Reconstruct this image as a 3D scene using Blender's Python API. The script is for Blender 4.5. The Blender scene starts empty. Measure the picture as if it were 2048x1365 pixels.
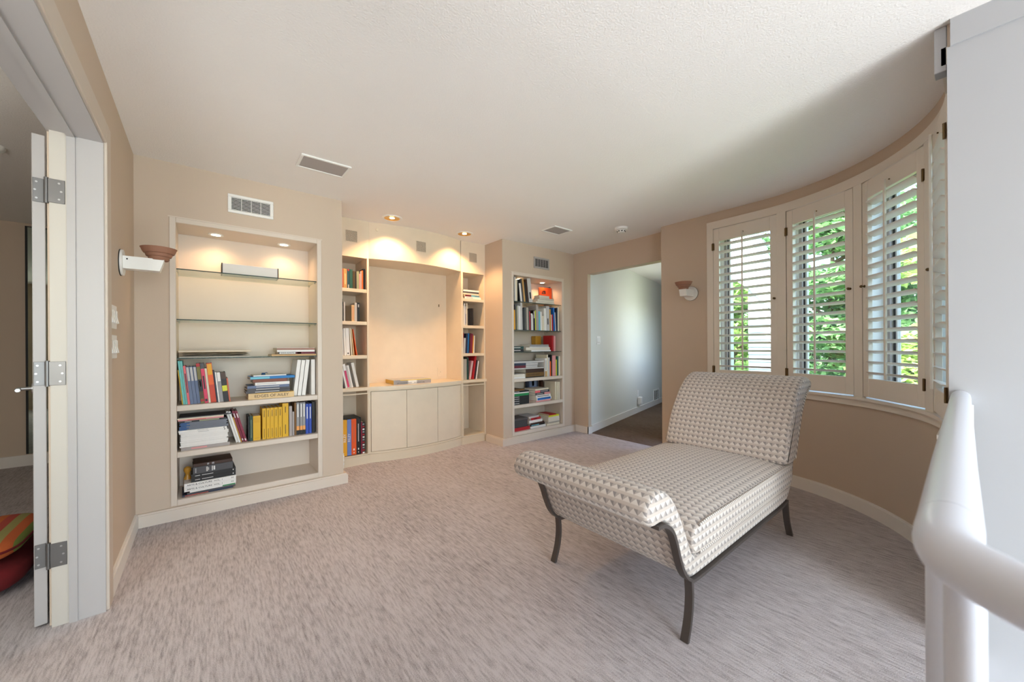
import bpy, bmesh, math, random
from mathutils import Vector, Matrix
random.seed(7)
SC = bpy.context.scene
COL = SC.collection
PI = math.pi
R = math.radians

# ------------------------------------------------------------------ camera
F_PX, YAW, ROLL, CY, CAM_H = 758.87, 0.6825, -0.006, 693.65, 1.169
cam = bpy.data.cameras.new('camera')
cam.sensor_width = 36.0
cam.lens = F_PX / 2048 * 36.0
cam.shift_y = (CY - 682.5) / 2048
cam.clip_start = 0.02
cam.dof.use_dof = True; cam.dof.focus_distance = 2.8; cam.dof.aperture_fstop = 3.6
cam_o = bpy.data.objects.new('camera', cam)
COL.objects.link(cam_o)
_F = Vector((math.sin(YAW), math.cos(YAW), 0))
_R = Vector((math.cos(YAW), -math.sin(YAW), 0))
_U = Vector((0, 0, 1))
_R2 = _R * math.cos(ROLL) + _U * math.sin(ROLL)
_U2 = _U * math.cos(ROLL) - _R * math.sin(ROLL)
M = Matrix((( _R2.x, _U2.x, -_F.x, 0), (_R2.y, _U2.y, -_F.y, 0), (_R2.z, _U2.z, -_F.z, CAM_H), (0, 0, 0, 1)))
cam_o.matrix_world = M
SC.camera = cam_o

# ------------------------------------------------------------------ world, sun, window light, exposure
SC.view_settings.view_transform = 'Standard'
SC.view_settings.look = 'None'
SC.view_settings.gamma = 1.0
SC.view_settings.use_curve_mapping = False
SC.view_settings.exposure = 0.23
SC.cycles.use_denoising = True
SC.cycles.max_bounces = 8
SC.cycles.diffuse_bounces = 5
SC.cycles.transparent_max_bounces = 16
SC.cycles.sample_clamp_indirect = 6.0

world = bpy.data.worlds.new('sky')
SC.world = world
world.use_nodes = True
wn = world.node_tree.nodes; wl = world.node_tree.links
wn.clear()
sky = wn.new('ShaderNodeTexSky'); sky.sky_type = 'NISHITA'
sky.sun_disc = False; sky.sun_elevation = R(48); sky.sun_rotation = R(290); sky.air_density = 1.0; sky.dust_density = 2.5
bg = wn.new('ShaderNodeBackground'); bg.inputs[1].default_value = 1.4
wo = wn.new('ShaderNodeOutputWorld')
wl.new(sky.outputs[0], bg.inputs[0]); wl.new(bg.outputs[0], wo.inputs[0])

def light(name, kind, loc, direction, energy, color, **kw):
    l = bpy.data.lights.new(name, kind); l.energy = energy; l.color = color
    for k, v in kw.items(): setattr(l, k, v)
    o = bpy.data.objects.new(name, l); COL.objects.link(o)
    o.location = loc
    o.rotation_euler = Vector(direction).to_track_quat('-Z', 'Y').to_euler()
    return o

light('sun', 'SUN', (0, 0, 10), (0.72, -0.34, -0.9), 17.0, (1.0, 0.95, 0.86), angle=R(1.0))
# added lamps at assumed unseen windows behind the camera; the lower one brightens the ceiling
light('added_rear_daylight', 'AREA', (0.50, -2.95, 1.2), (0.35, 1, 0.0), 92, (0.89, 0.955, 1.0), shape='RECTANGLE', size=1.6, size_y=1.95)
light('added_lower_ceiling_fill', 'AREA', (1.15, -2.95, -1.35), (0.0, 1, 0.8), 126, (0.91, 0.965, 1.0), shape='RECTANGLE', size=1.0, size_y=2.1)
# daylight of the hall window; added lamp at an assumed window brightens the side room
light('hall_window_daylight', 'AREA', (5.83, 2.80, 1.5), (-0.247, 0.969, 0.0), 6.3, (1.0, 0.98, 0.94), shape='RECTANGLE', size=1.1, size_y=1.1)
light('added_side_room_fill', 'AREA', (-1.3, 0.56, 1.4), (0, 1, 0), 21, (0.94, 1.0, 0.93), shape='RECTANGLE', size=1.15, size_y=1.1)

# ------------------------------------------------------------------ helpers
def lin(c):
    def f(v):
        v /= 255.0
        return v / 12.92 if v <= 0.04045 else ((v + 0.055) / 1.055) ** 2.4
    return (f(c[0]), f(c[1]), f(c[2]), 1.0)

MATS = {}
def mat(name, rgb, rough=0.6, var=0.0, vscale=4.0, bump=0.0, bscale=60.0, metal=0.0, spec=None, stretch=None):
    """principled material; var mixes a second tone by noise, bump adds fine relief"""
    if name in MATS: return MATS[name]
    m = bpy.data.materials.new(name); m.use_nodes = True
    nt = m.node_tree; b = nt.nodes['Principled BSDF']
    c = lin(rgb)
    b.inputs['Base Color'].default_value = c
    b.inputs['Roughness'].default_value = rough
    b.inputs['Metallic'].default_value = metal
    if spec is not None: b.inputs['Specular IOR Level'].default_value = spec
    tc = nt.nodes.new('ShaderNodeTexCoord')
    src = tc.outputs['Object']
    if stretch:
        mp = nt.nodes.new('ShaderNodeMapping'); mp.inputs['Scale'].default_value = stretch
        nt.links.new(src, mp.inputs[0]); src = mp.outputs[0]
    n = nt.nodes.new('ShaderNodeTexNoise'); n.inputs['Scale'].default_value = vscale; n.inputs['Detail'].default_value = 5
    nt.links.new(src, n.inputs['Vector'])
    mx = nt.nodes.new('ShaderNodeMix'); mx.data_type = 'RGBA'
    k = max(var, 0.02)
    mx.inputs[6].default_value = tuple(min(1, v * (1 - k)) for v in c[:3]) + (1,)
    mx.inputs[7].default_value = tuple(min(1, v * (1 + k)) for v in c[:3]) + (1,)
    nt.links.new(n.outputs['Fac'], mx.inputs[0]); nt.links.new(mx.outputs[2], b.inputs['Base Color'])
    if bump:
        n2 = nt.nodes.new('ShaderNodeTexNoise'); n2.inputs['Scale'].default_value = bscale; n2.inputs['Detail'].default_value = 4
        nt.links.new(src, n2.inputs['Vector'])
        bp = nt.nodes.new('ShaderNodeBump'); bp.inputs['Strength'].default_value = bump; bp.inputs['Distance'].default_value = 0.004
        nt.links.new(n2.outputs['Fac'], bp.inputs['Height']); nt.links.new(bp.outputs[0], b.inputs['Normal'])
    MATS[name] = m
    return m

def nd(nt, t, **kw):
    n = nt.nodes.new(t)
    for k, v in kw.items(): setattr(n, k, v)
    return n
def mth(nt, op, a, b=None, c=None):
    n = nd(nt, 'ShaderNodeMath', operation=op)
    for i, v in enumerate((a, b, c)):
        if v is None: continue
        if isinstance(v, (int, float)): n.inputs[i].default_value = v
        else: nt.links.new(v, n.inputs[i])
    return n.outputs[0]
def mixc(nt, f, a, b):
    n = nd(nt, 'ShaderNodeMix', data_type='RGBA')
    for i, v in ((0, f), (6, a), (7, b)):
        if isinstance(v, (tuple, float, int)): n.inputs[i].default_value = v
        else: nt.links.new(v, n.inputs[i])
    return n.outputs[2]

class MB:
    """collects verts and faces (world or local coordinates) and links them as one mesh object"""
    def __init__(s): s.v = []; s.f = []; s.uv = {}
    def add(s, vs, fs):
        o = len(s.v); s.v += [tuple(x) for x in vs]; s.f += [tuple(i + o for i in q) for q in fs]; return s
    def box(s, x0, x1, y0, y1, z0, z1):
        x0, x1 = min(x0, x1), max(x0, x1); y0, y1 = min(y0, y1), max(y0, y1); z0, z1 = min(z0, z1), max(z0, z1)
        return s.add([(x0,y0,z0),(x1,y0,z0),(x1,y1,z0),(x0,y1,z0),(x0,y0,z1),(x1,y0,z1),(x1,y1,z1),(x0,y1,z1)],
                     [(0,3,2,1),(4,5,6,7),(0,1,5,4),(1,2,6,5),(2,3,7,6),(3,0,4,7)])
    def bbox(s, x0, x1, y0, y1, z0, z1, b=0.003):
        b = min(b, (x1-x0)*.45, (y1-y0)*.45, (z1-z0)*.45)
        bm = bmesh.new()
        bmesh.ops.create_cube(bm, size=1.0)
        for v in bm.verts:
            v.co = Vector(((x0+x1)/2 + v.co.x*(x1-x0), (y0+y1)/2 + v.co.y*(y1-y0), (z0+z1)/2 + v.co.z*(z1-z0)))
        bmesh.ops.bevel(bm, geom=bm.edges[:], offset=b, segments=1, affect='EDGES', profile=0.5)
        bm.verts.index_update()
        s.add([v.co for v in bm.verts], [[v.index for v in f.verts] for f in bm.faces]); bm.free(); return s
    def prism(s, poly, z0, z1):
        n = len(poly)
        a = sum(poly[i][0]*poly[(i+1)%n][1]-poly[(i+1)%n][0]*poly[i][1] for i in range(n))
        if a < 0: poly = poly[::-1]
        return s.add([(x,y,z0) for x,y in poly]+[(x,y,z1) for x,y in poly],
                     [tuple(range(n))[::-1], tuple(range(n,2*n))]+[(i,(i+1)%n,n+(i+1)%n,n+i) for i in range(n)])
    def seg(s, a, b, t, z0, z1):
        """wall segment from plan point a to b, thickness t to the right of a->b"""
        d = Vector((b[0]-a[0], b[1]-a[1])); nrm = Vector((d.y, -d.x)).normalized()*t
        return s.prism([a, b, (b[0]+nrm.x, b[1]+nrm.y), (a[0]+nrm.x, a[1]+nrm.y)], z0, z1)
    def ring(s, inn, out, z0, z1):
        n = len(inn); o = []
        for (a, b) in zip(inn, out): o += [(a[0],a[1],z0),(b[0],b[1],z0),(b[0],b[1],z1),(a[0],a[1],z1)]
        fs = []
        for i in range(n-1):
            p, q = 4*i, 4*i+4
            for k in range(4): fs.append((p+k, q+k, q+(k+1)%4, p+(k+1)%4))
        fs += [(0,3,2,1)[::-1], (4*n-4, 4*n-3, 4*n-2, 4*n-1)[::-1]]
        return s.add(o, fs)
    def cyl(s, c, r, h, axis='Z', n=24, r2=None):
        r2 = r if r2 is None else r2
        def P(a, rr, t):
            u, w = rr*math.cos(a), rr*math.sin(a)
            return {'Z': (c[0]+u, c[1]+w, c[2]+t), 'X': (c[0]+t, c[1]+u, c[2]+w), 'Y': (c[0]+w, c[1]+t, c[2]+u)}[axis]
        vs = [P(2*PI*i/n, r, 0) for i in range(n)] + [P(2*PI*i/n, r2, h) for i in range(n)]
        return s.add(vs, [tuple(range(n))[::-1], tuple(range(n, 2*n))] + [(i,(i+1)%n,n+(i+1)%n,n+i) for i in range(n)])
    def lathe(s, c, prof, n=32, close=True):
        """prof: (radius, z) from the bottom inside out"""
        k = len(prof); vs = []
        for r, z in prof:
            for i in range(n): vs.append((c[0]+r*math.cos(2*PI*i/n), c[1]+r*math.sin(2*PI*i/n), c[2]+z))
        fs = [(j*n+i, j*n+(i+1)%n, (j+1)*n+(i+1)%n, (j+1)*n+i) for j in range(k-1) for i in range(n)]
        if close: fs += [tuple(range(n))[::-1], tuple((k-1)*n+i for i in range(n))]
        return s.add(vs, fs)
    def tube(s, pts, r, n=10, flat=None):
        """round tube (or flat bar flat=(half_w, half_t, width_axis)) along pts"""
        pts = [Vector(p) for p in pts]; vs = []; up0 = None
        m = 4 if flat else n
        for i, p in enumerate(pts):
            d = (pts[min(i+1, len(pts)-1)] - pts[max(i-1, 0)]).normalized()
            if flat: w = Vector(flat[2])
            else:
                ref = Vector((0,0,1)) if abs(d.z) < 0.9 else Vector((1,0,0))
                if up0 is not None: ref = up0
                w = d.cross(ref).normalized()
            u = w.cross(d).normalized(); up0 = u
            if flat:
                for a, b in ((-1,-1),(1,-1),(1,1),(-1,1)): vs.append(p + w*a*flat[0] + u*b*flat[1])
            else:
                rr = r[i] if isinstance(r, (list, tuple)) else r
                for k in range(n): vs.append(p + w*math.cos(2*PI*k/n)*rr + u*math.sin(2*PI*k/n)*rr)
        fs = [(j*m+i, j*m+(i+1)%m, (j+1)*m+(i+1)%m, (j+1)*m+i) for j in range(len(pts)-1) for i in range(m)]
        fs += [tuple(range(m))[::-1], tuple((len(pts)-1)*m+i for i in range(m))]
        return s.add(vs, fs)
    def mesh(s, name, off=(0,0,0), smooth=None):
        me = bpy.data.meshes.new(name)
        me.from_pydata([(a-off[0], b-off[1], c-off[2]) for a,b,c in s.v], [], s.f)
        bm = bmesh.new(); bm.from_mesh(me); bmesh.ops.recalc_face_normals(bm, faces=bm.faces[:]); bm.to_mesh(me); bm.free()
        if smooth:
            me.shade_smooth(); me.set_sharp_from_angle(angle=R(smooth))
        return me
    def build(s, name, m, parent=None, smooth=None, local=False):
        off = (0,0,0) if (parent is None or local) else ROOT_LOC.get(parent.name, (0,0,0))
        me = s.mesh(name, off, smooth)
        me.materials.append(m)
        o = bpy.data.objects.new(name, me); COL.objects.link(o)
        if parent:
            o.parent = parent
            ROOT_LOC[o.name] = ROOT_LOC.get(parent.name, (0,0,0))
        return o

ROOT_LOC = {}
def tag(o, label=None, cat=None, group=None, kind=None):
    if label: o['label'] = label
    if cat: o['category'] = cat
    if group: o['group'] = group
    if kind: o['kind'] = kind
    return o
def thing(name, label, cat, loc=(0,0,0), rot=(0,0,0), group=None, kind=None, local=False):
    o = bpy.data.objects.new(name, None); COL.objects.link(o); o.empty_display_size = 0.05
    o.location = loc; o.rotation_euler = rot
    ROOT_LOC[o.name] = (0,0,0) if (local or any(rot)) else tuple(loc)
    tag(o, label, cat, group, kind)
    return o
def struct(name, mb, m, label=None, smooth=None, parent=None):
    o = mb.build(name, m, parent, smooth)
    if parent is None: tag(o, label, None, None, 'structure')
    return o
def share(me, name, parent, loc, rot=(0,0,0)):
    o = bpy.data.objects.new(name, me); COL.objects.link(o); o.parent = parent; o.location = loc; o.rotation_euler = rot
    return o
_tm = {}
def text(parent, body, size, m, loc, rot, name='lettering', sx=1.0):
    """flat lettering as a mesh, centred, lying in local XY before rotation"""
    cu = bpy.data.curves.new('lettering', 'FONT'); cu.body = body; cu.size = size; cu.align_x = 'CENTER'; cu.align_y = 'CENTER'; cu.extrude = 0.0002
    cu.resolution_u = 3
    t = bpy.data.objects.new('lettering_curve', cu); COL.objects.link(t)
    dg = bpy.context.evaluated_depsgraph_get(); dg.update()
    me = bpy.data.meshes.new_from_object(t.evaluated_get(dg))
    bpy.data.objects.remove(t); bpy.data.curves.remove(cu)
    for v in me.vertices: v.co.x *= sx
    me.materials.clear(); me.materials.append(m)
    o = bpy.data.objects.new(name, me); COL.objects.link(o); o.parent = parent; o.location = loc; o.rotation_euler = rot
    return o

# ------------------------------------------------------------------ materials
m_wall = mat('beige_wall_paint', (204, 185, 166), 0.75, 0.03, 1.5, 0.12, 220)
m_ceil = mat('textured_ceiling_paint', (244, 239, 235), 0.85, 0.015, 2, 0.6, 130)
m_white = mat('white_trim_paint', (232, 226, 220), 0.45, 0.01, 3)
m_jamb = mat('door_jamb_paint', (178, 173, 172), 0.4, 0.01, 3)
m_cas = mat('doorway_casing_paint', (206, 192, 178), 0.5, 0.01, 3)
m_reb = mat('cream_rebate_paint', (196, 189, 180), 0.5, 0.01, 3)
m_cream = mat('ivory_cabinet_lacquer', (226, 209, 184), 0.32, 0.05, 3.0)
m_creamv = mat('ivory_parchment_finish', (226, 209, 186), 0.38, 0.07, 7.0)
m_shelf = mat('painted_shelf', (218, 204, 190), 0.42, 0.015, 5)
m_hallw = mat('hall_white_wall', (220, 220, 214), 0.7, 0.01, 2, 0.1, 200)
m_shut = mat('shutter_paint', (232, 222, 210), 0.45, 0.01, 3)
m_metal = mat('bronze_metal', (92, 84, 80), 0.42, 0.05, 20, metal=0.55)
m_terra = mat('terracotta_ceramic', (150, 106, 84), 0.7, 0.05, 20)
m_plast = mat('white_plastic', (240, 238, 234), 0.4)
m_dark = mat('dark_void', (24, 22, 22), 0.8)
m_chrome = mat('satin_nickel', (190, 190, 190), 0.36, metal=1.0)
m_brass = mat('aged_brass', (110, 90, 62), 0.35, metal=0.9)
m_gold = mat('gold_reflector', (222, 170, 84), 0.22, metal=1.0)
m_grayv = mat('grey_grille', (172, 166, 164), 0.6)
m_black = mat('black_rubber', (20, 20, 20), 0.6)
m_pages = mat('book_pages', (226, 216, 200), 0.8, 0.05, 300, stretch=(1, 1, 1))
m_sid = mat('white_siding', (236, 238, 240), 0.6, 0.01, 3)
m_ground = mat('lawn', (96, 120, 66), 0.9, 0.3, 1.2)
m_mirror = mat('mirror_glass', (190, 205, 196), 0.02, metal=1.0)
m_rail = mat('rail_enamel', (206, 208, 218), 0.28)
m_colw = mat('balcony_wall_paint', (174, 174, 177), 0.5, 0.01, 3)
m_win = mat('window_sash_taupe', (168, 154, 148), 0.5)
m_wind = mat('window_screen_frame', (98, 94, 96), 0.5)

def carpet(name, light_c, dark_c):
    m = bpy.data.materials.new(name); m.use_nodes = True; nt = m.node_tree; b = nt.nodes['Principled BSDF']
    b.inputs['Roughness'].default_value = 0.95; b.inputs['Specular IOR Level'].default_value = 0.1
    tc = nd(nt, 'ShaderNodeTexCoord')
    def noise(scale, vec, det=3):
        mp = nd(nt, 'ShaderNodeMapping'); mp.inputs['Scale'].default_value = vec; nt.links.new(tc.outputs['Object'], mp.inputs[0])
        n = nd(nt, 'ShaderNodeTexNoise'); n.inputs['Scale'].default_value = scale; n.inputs['Detail'].default_value = det
        nt.links.new(mp.outputs[0], n.inputs['Vector']); return n.outputs['Fac']
    lines = noise(1.0, (128, 17, 1), 2)
    wide = noise(1.0, (58, 4.5, 1), 1)
    fine = noise(1.0, (330, 260, 1), 1)
    big = noise(1.0, (2.2, 1.4, 1), 2)
    h = mth(nt, 'ADD', mth(nt, 'ADD', mth(nt, 'MULTIPLY', lines, 0.75), mth(nt, 'MULTIPLY', wide, 0.42)), mth(nt, 'MULTIPLY', fine, 0.60))
    cr = nd(nt, 'ShaderNodeValToRGB'); cr.color_ramp.elements[0].position = 0.52; cr.color_ramp.elements[1].position = 1.26
    cr.color_ramp.elements[0].color = lin(dark_c); cr.color_ramp.elements[1].color = lin(light_c)
    nt.links.new(mth(nt, 'ADD', h, mth(nt, 'MULTIPLY', mth(nt, 'SUBTRACT', big, 0.5), 0.25)), cr.inputs[0])
    nt.links.new(cr.outputs[0], b.inputs['Base Color'])
    bp = nd(nt, 'ShaderNodeBump'); bp.inputs['Strength'].default_value = 0.7; bp.inputs['Distance'].default_value = 0.006
    nt.links.new(h, bp.inputs['Height']); nt.links.new(bp.outputs[0], b.inputs['Normal'])
    return m
m_carpet = carpet('ribbed_beige_carpet', (202, 194, 195), (132, 123, 122))
m_hallc = carpet('dark_brown_carpet', (118, 98, 84), (70, 56, 47))

def glass(name, tint, gloss=0.08, rough=0.0):
    m = bpy.data.materials.new(name); m.use_nodes = True; nt = m.node_tree; nt.nodes.clear()
    t = nd(nt, 'ShaderNodeBsdfTransparent'); t.inputs[0].default_value = tint
    g = nd(nt, 'ShaderNodeBsdfGlossy'); g.inputs['Roughness'].default_value = rough
    lw = nd(nt, 'ShaderNodeLayerWeight'); lw.inputs[0].default_value = 0.5
    fac = mth(nt, 'ADD', mth(nt, 'MULTIPLY', mth(nt, 'POWER', lw.outputs['Facing'], 5.0), 0.75), 0.035)
    mx = nd(nt, 'ShaderNodeMixShader'); o = nd(nt, 'ShaderNodeOutputMaterial')
    nt.links.new(fac, mx.inputs[0]); nt.links.new(t.outputs[0], mx.inputs[1]); nt.links.new(g.outputs[0], mx.inputs[2]); nt.links.new(mx.outputs[0], o.inputs[0])
    return m
m_glass = glass('window_glass', (0.93, 0.97, 0.95, 1))
m_gshelf = glass('shelf_glass', (0.86, 0.93, 0.89, 1))
m_gedge = mat('glass_shelf_edge', (38, 58, 52), 0.5)

def emis(name, col, st):
    m = bpy.data.materials.new(name); m.use_nodes = True; nt = m.node_tree; nt.nodes.clear()
    e = nd(nt, 'ShaderNodeEmission'); e.inputs[0].default_value = col; e.inputs[1].default_value = st
    o = nd(nt, 'ShaderNodeOutputMaterial'); nt.links.new(e.outputs[0], o.inputs[0]); return m
m_bulb = emis('lit_halogen_bulb', (1.0, 0.80, 0.52, 1), 14)

def fabric():
    """woven rows of faceted triangles; UV in metres"""
    m = bpy.data.materials.new('triangle_woven_fabric'); m.use_nodes = True; nt = m.node_tree; b = nt.nodes['Principled BSDF']
    b.inputs['Roughness'].default_value = 0.62; b.inputs['Sheen Weight'].default_value = 0.25
    uv = nd(nt, 'ShaderNodeUVMap'); sp = nd(nt, 'ShaderNodeSeparateXYZ'); nt.links.new(uv.outputs[0], sp.inputs[0])
    v = mth(nt, 'DIVIDE', sp.outputs[1], 0.034)
    u = mth(nt, 'DIVIDE', sp.outputs[0], 0.034)
    fu = mth(nt, 'FRACT', u); fv = mth(nt, 'FRACT', v)
    tri = mth(nt, 'SUBTRACT', 1.0, mth(nt, 'ABSOLUTE', mth(nt, 'SUBTRACT', mth(nt, 'MULTIPLY', fu, 2.0), 1.0)))
    hv = mth(nt, 'DIVIDE', fv, 0.62)
    inband = mth(nt, 'LESS_THAN', fv, 0.62)
    dark = mth(nt, 'MULTIPLY', mth(nt, 'GREATER_THAN', tri, hv), inband)
    left = mth(nt, 'LESS_THAN', fu, 0.5)
    nz = nd(nt, 'ShaderNodeTexNoise'); nz.inputs['Scale'].default_value = 420
    base, light_c = lin((192, 178, 168)), lin((213, 203, 195))
    dk, md = lin((130, 121, 119)), lin((168, 156, 150))
    c = mixc(nt, inband, base, light_c)
    line = mth(nt, 'GREATER_THAN', fv, 0.92)
    c = mixc(nt, line, c, lin((186, 171, 160)))
    c = mixc(nt, dark, c, mixc(nt, left, dk, md))
    c = mixc(nt, mth(nt, 'MULTIPLY', nz.outputs['Fac'], 0.25), c, lin((200, 190, 180)))
    nt.links.new(c, b.inputs['Base Color'])
    bp = nd(nt, 'ShaderNodeBump'); bp.inputs['Strength'].default_value = 0.25; bp.inputs['Distance'].default_value = 0.003
    nt.links.new(mth(nt, 'ADD', dark, mth(nt, 'MULTIPLY', nz.outputs['Fac'], 0.4)), bp.inputs['Height']); nt.links.new(bp.outputs[0], b.inputs['Normal'])
    return m
m_fab = fabric()

def stripes_mat(name, cols, freq, axis=0, rough=0.8):
    """hard bands of colours along an object axis"""
    m = bpy.data.materials.new(name); m.use_nodes = True; nt = m.node_tree; b = nt.nodes['Principled BSDF']; b.inputs['Roughness'].default_value = rough
    tc = nd(nt, 'ShaderNodeTexCoord'); sp = nd(nt, 'ShaderNodeSeparateXYZ'); nt.links.new(tc.outputs['Object'], sp.inputs[0])
    f = mth(nt, 'FRACT', mth(nt, 'MULTIPLY', sp.outputs[axis], freq))
    cr = nd(nt, 'ShaderNodeValToRGB'); cr.color_ramp.interpolation = 'CONSTANT'
    while len(cr.color_ramp.elements) < len(cols): cr.color_ramp.elements.new(0.5)
    for i, c in enumerate(cols):
        cr.color_ramp.elements[i].position = i / len(cols); cr.color_ramp.elements[i].color = lin(c)
    nt.links.new(f, cr.inputs[0]); nt.links.new(cr.outputs[0], b.inputs['Base Color'])
    return m
m_rope = stripes_mat('welt_cord_fabric', [(224, 214, 204), (150, 140, 134)], 62, 0)

def diamond_mat():
    m = bpy.data.materials.new('pierced_diamond_grille'); m.use_nodes = True; nt = m.node_tree; b = nt.nodes['Principled BSDF']; b.inputs['Roughness'].default_value = 0.6
    tc = nd(nt, 'ShaderNodeTexCoord'); sp = nd(nt, 'ShaderNodeSeparateXYZ'); nt.links.new(tc.outputs['Object'], sp.inputs[0])
    d = mth(nt, 'ADD', mth(nt, 'ABSOLUTE', sp.outputs[0]), mth(nt, 'ABSOLUTE', sp.outputs[2]))
    k = mth(nt, 'GREATER_THAN', mth(nt, 'FRACT', mth(nt, 'MULTIPLY', d, 95)), 0.5)
    nt.links.new(mixc(nt, k, lin((92, 78, 66)), lin((222, 206, 184))), b.inputs['Base Color'])
    return m
m_diam = diamond_mat()

# ------------------------------------------------------------------ dimensions (metres; camera above the origin)
H = 2.44
XL = -0.35            # left wall face
YB, YT = 3.473, 3.534 # front planes of the left and right bookcase walls
YR = 3.889            # front plane of the centre unit
X2, X4, X5 = 0.934, 2.7335, 3.98
XC, YC, RW = 2.64, 1.24, 1.165   # curved wall: centre and radius
XW = XC + RW          # straight part of the window wall
WT = 0.22             # its thickness

def arc(a0, a1, r, step=2.5):
    n = max(1, int(round(abs(a1-a0)/step)))
    return [(XC + r*math.cos(R(a0+(a1-a0)*i/n)), YC + r*math.sin(R(a0+(a1-a0)*i/n))) for i in range(n+1)]
def path(s0, s1, off=0.0):
    """window wall plan line between stations; station: ('y', Y) on the straight part, angle on the arc, ('x', X) on the end part. off>0 = outwards"""
    pts = []
    order = lambda s: (0, -s[1]) if isinstance(s, tuple) and s[0] == 'y' else ((1, -s) if not isinstance(s, tuple) else (2, -s[1]))
    a, b = order(s0), order(s1)
    r = RW + off
    def pt(s):
        if isinstance(s, tuple): return (XC + r, s[1]) if s[0] == 'y' else (s[1], YC - r)
        return (XC + r*math.cos(R(s)), YC + r*math.sin(R(s)))
    pts.append(pt(s0))
    aa = s0 if a[0] == 1 else 0.0
    bb = s1 if b[0] == 1 else -90.0
    if a[0] == 0 and b[0] == 0: return [pt(s0), pt(s1)]
    if a[0] == 2: return [pt(s0), pt(s1)]
    ar = arc(aa, bb, r)
    if a[0] == 0: pts += ar
    else: pts = ar
    if b[0] == 2: pts += [pt(s1)]
    return pts

# ------------------------------------------------------------------ floor, ceiling, walls
out = path(('y', 2.141), ('x', 2.275), WT)
main_floor = [(-3.5, -3.1), (0.5, -3.1), (0.5, -0.01), (2.275, -0.01)] + path(('y', 2.141), ('x', 2.30), 0.05)[::-1] + [(4.03, 2.141), (4.03, 4.6), (-0.30, 4.6), (-0.30, 6.3), (-3.5, 6.3)]
struct('floor', MB().prism(main_floor, -0.25, 0.0), m_carpet, 'beige ribbed carpet covering the room')
hd = Vector((0.969, 0.247)); hn = Vector((0.247, -0.969))
def hp(s, t=0.0): return (X5 + hd.x*s + hn.x*t, 3.29 + hd.y*s + hn.y*t)   # hall coordinates: along the angled wall, across
HW = 1.02
struct('floor_hall', MB().prism([(4.03, 3.30), hp(5, 0), hp(5, HW), (4.03, 2.2)], -0.2, 0.001), m_hallc, 'dark brown carpet of the hall beyond the opening')
ceil_poly = [(-3.6, -3.2), (2.5, -3.2), (2.5, -0.15)] + [q for q in out[::-1] if q[0] > 2.5] + [(4.1, 2.13), hp(0.35, HW+0.1), hp(5.1, HW+0.1), hp(5.1, -0.12), hp(0.25, -0.12), (4.2, 4.7), (-0.2, 4.7), (-0.2, 6.4), (-3.6, 6.4)]
struct('ceiling', MB().prism(ceil_poly, H, H+0.18), m_ceil, 'off-white textured ceiling over the room')

# left wall with the double-door opening
w = MB()
w.box(XL-0.16, XL, 2.48, 6.2, 0, H)
w.box(XL-0.16, XL, 0.98, 2.48, 2.11, H)
w.box(XL-0.16, XL, -3.1, 0.98, 0, H)
struct('wall_left', w, m_wall, 'beige wall with the open doorway')
# drywall front around the left bookcase niche, with the return at its right side
NX0, NX1, NZ0, NZ1 = -0.145, 0.735, 0.13, 2.035
w = MB()
w.box(XL, NX0-0.03, YB, YB+0.10, 0, H).box(NX1+0.03, X2, YB, YB+0.10, 0, H)
w.box(NX0-0.03, NX1+0.03, YB, YB+0.10, NZ1+0.03, H).box(NX0-0.03, NX1+0.03, YB, YB+0.10, 0, 0.10)
w.box(X2-0.08, X2, YB+0.10, 4.3, 0, H)
struct('wall_back_left', w, m_wall, 'beige wall framing the left bookcase niche')
RX0, RX1 = 2.90, 3.74
w = MB()
w.box(X4, RX0-0.03, YT, YT+0.10, 0, H).box(RX1+0.03, X5, YT, YT+0.10, 0, H)
w.box(RX0-0.03, RX1+0.03, YT, YT+0.10, NZ1+0.03, H).box(RX0-0.03, RX1+0.03, YT, YT+0.10, 0, 0.10)
w.box(X4, X4+0.08, YT+0.10, 4.3, 0, H)
struct('wall_back_right', w, m_wall, 'beige wall framing the right bookcase niche')
struct('wall_back', MB().box(XL, X5+0.1, 4.30, 4.40, 0, H), m_wall, 'back wall behind the built-in shelving')
# hall opening wall
w = MB()
w.box(X5, X5+0.06, 3.29, 4.3, 0, H).box(X5, X5+0.12, 2.14, 3.29, 2.13, H)
struct('wall_hall_side', w, m_wall, 'beige wall and header over the hall opening')
w = MB()
w.seg(hp(5, 0), hp(0.06, 0), 0.1, 0, H)
struct('wall_hall', w, m_hallw, 'white angled wall of the hall')
w = MB()
a0, a1 = 1.35, 2.45
for s0, s1, z0, z1 in ((0.10, a0, 0, H), (a1, 5, 0, H), (a0, a1, 0, 0.95), (a0, a1, 2.05, H)):
    w.seg(hp(s0, HW), hp(s1, HW), 0.12, z0, z1)
w.seg(hp(5.0, -0.1), hp(5.0, HW+0.1), -0.1, 0, H)
struct('wall_hall_window', w, m_hallw, 'white hall wall with the side window')

# window wall: straight then curved
WIN = [(('y', 1.604), -8.2), (-11.6, -36.2), (-39.7, -65.7), (-70.6, ('x', 2.545))]
WZ0, WZ1 = 0.79, 2.285
w = MB()
S0, S1 = ('y', 2.141), ('x', 2.30)
w.ring(path(S0, S1), path(S0, S1, WT), 0, WZ0)
w.ring(path(S0, S1), path(S0, S1, WT), WZ1, H)
ends = [S0] + [e for p in WIN for e in p] + [S1]
for k in range(0, len(ends), 2):
    a, b = ends[k], ends[k+1]
    if isinstance(a, tuple) and a[0] == 'y' and not isinstance(b, tuple):   # straight to arc
        w.ring(path(a, b), path(a, b, WT), WZ0, WZ1)
    else:
        w.ring(path(a, b), path(a, b, WT), WZ0, WZ1)
struct('wall_right', w, m_wall, 'curved beige wall with the shuttered windows', smooth=20)
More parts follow.
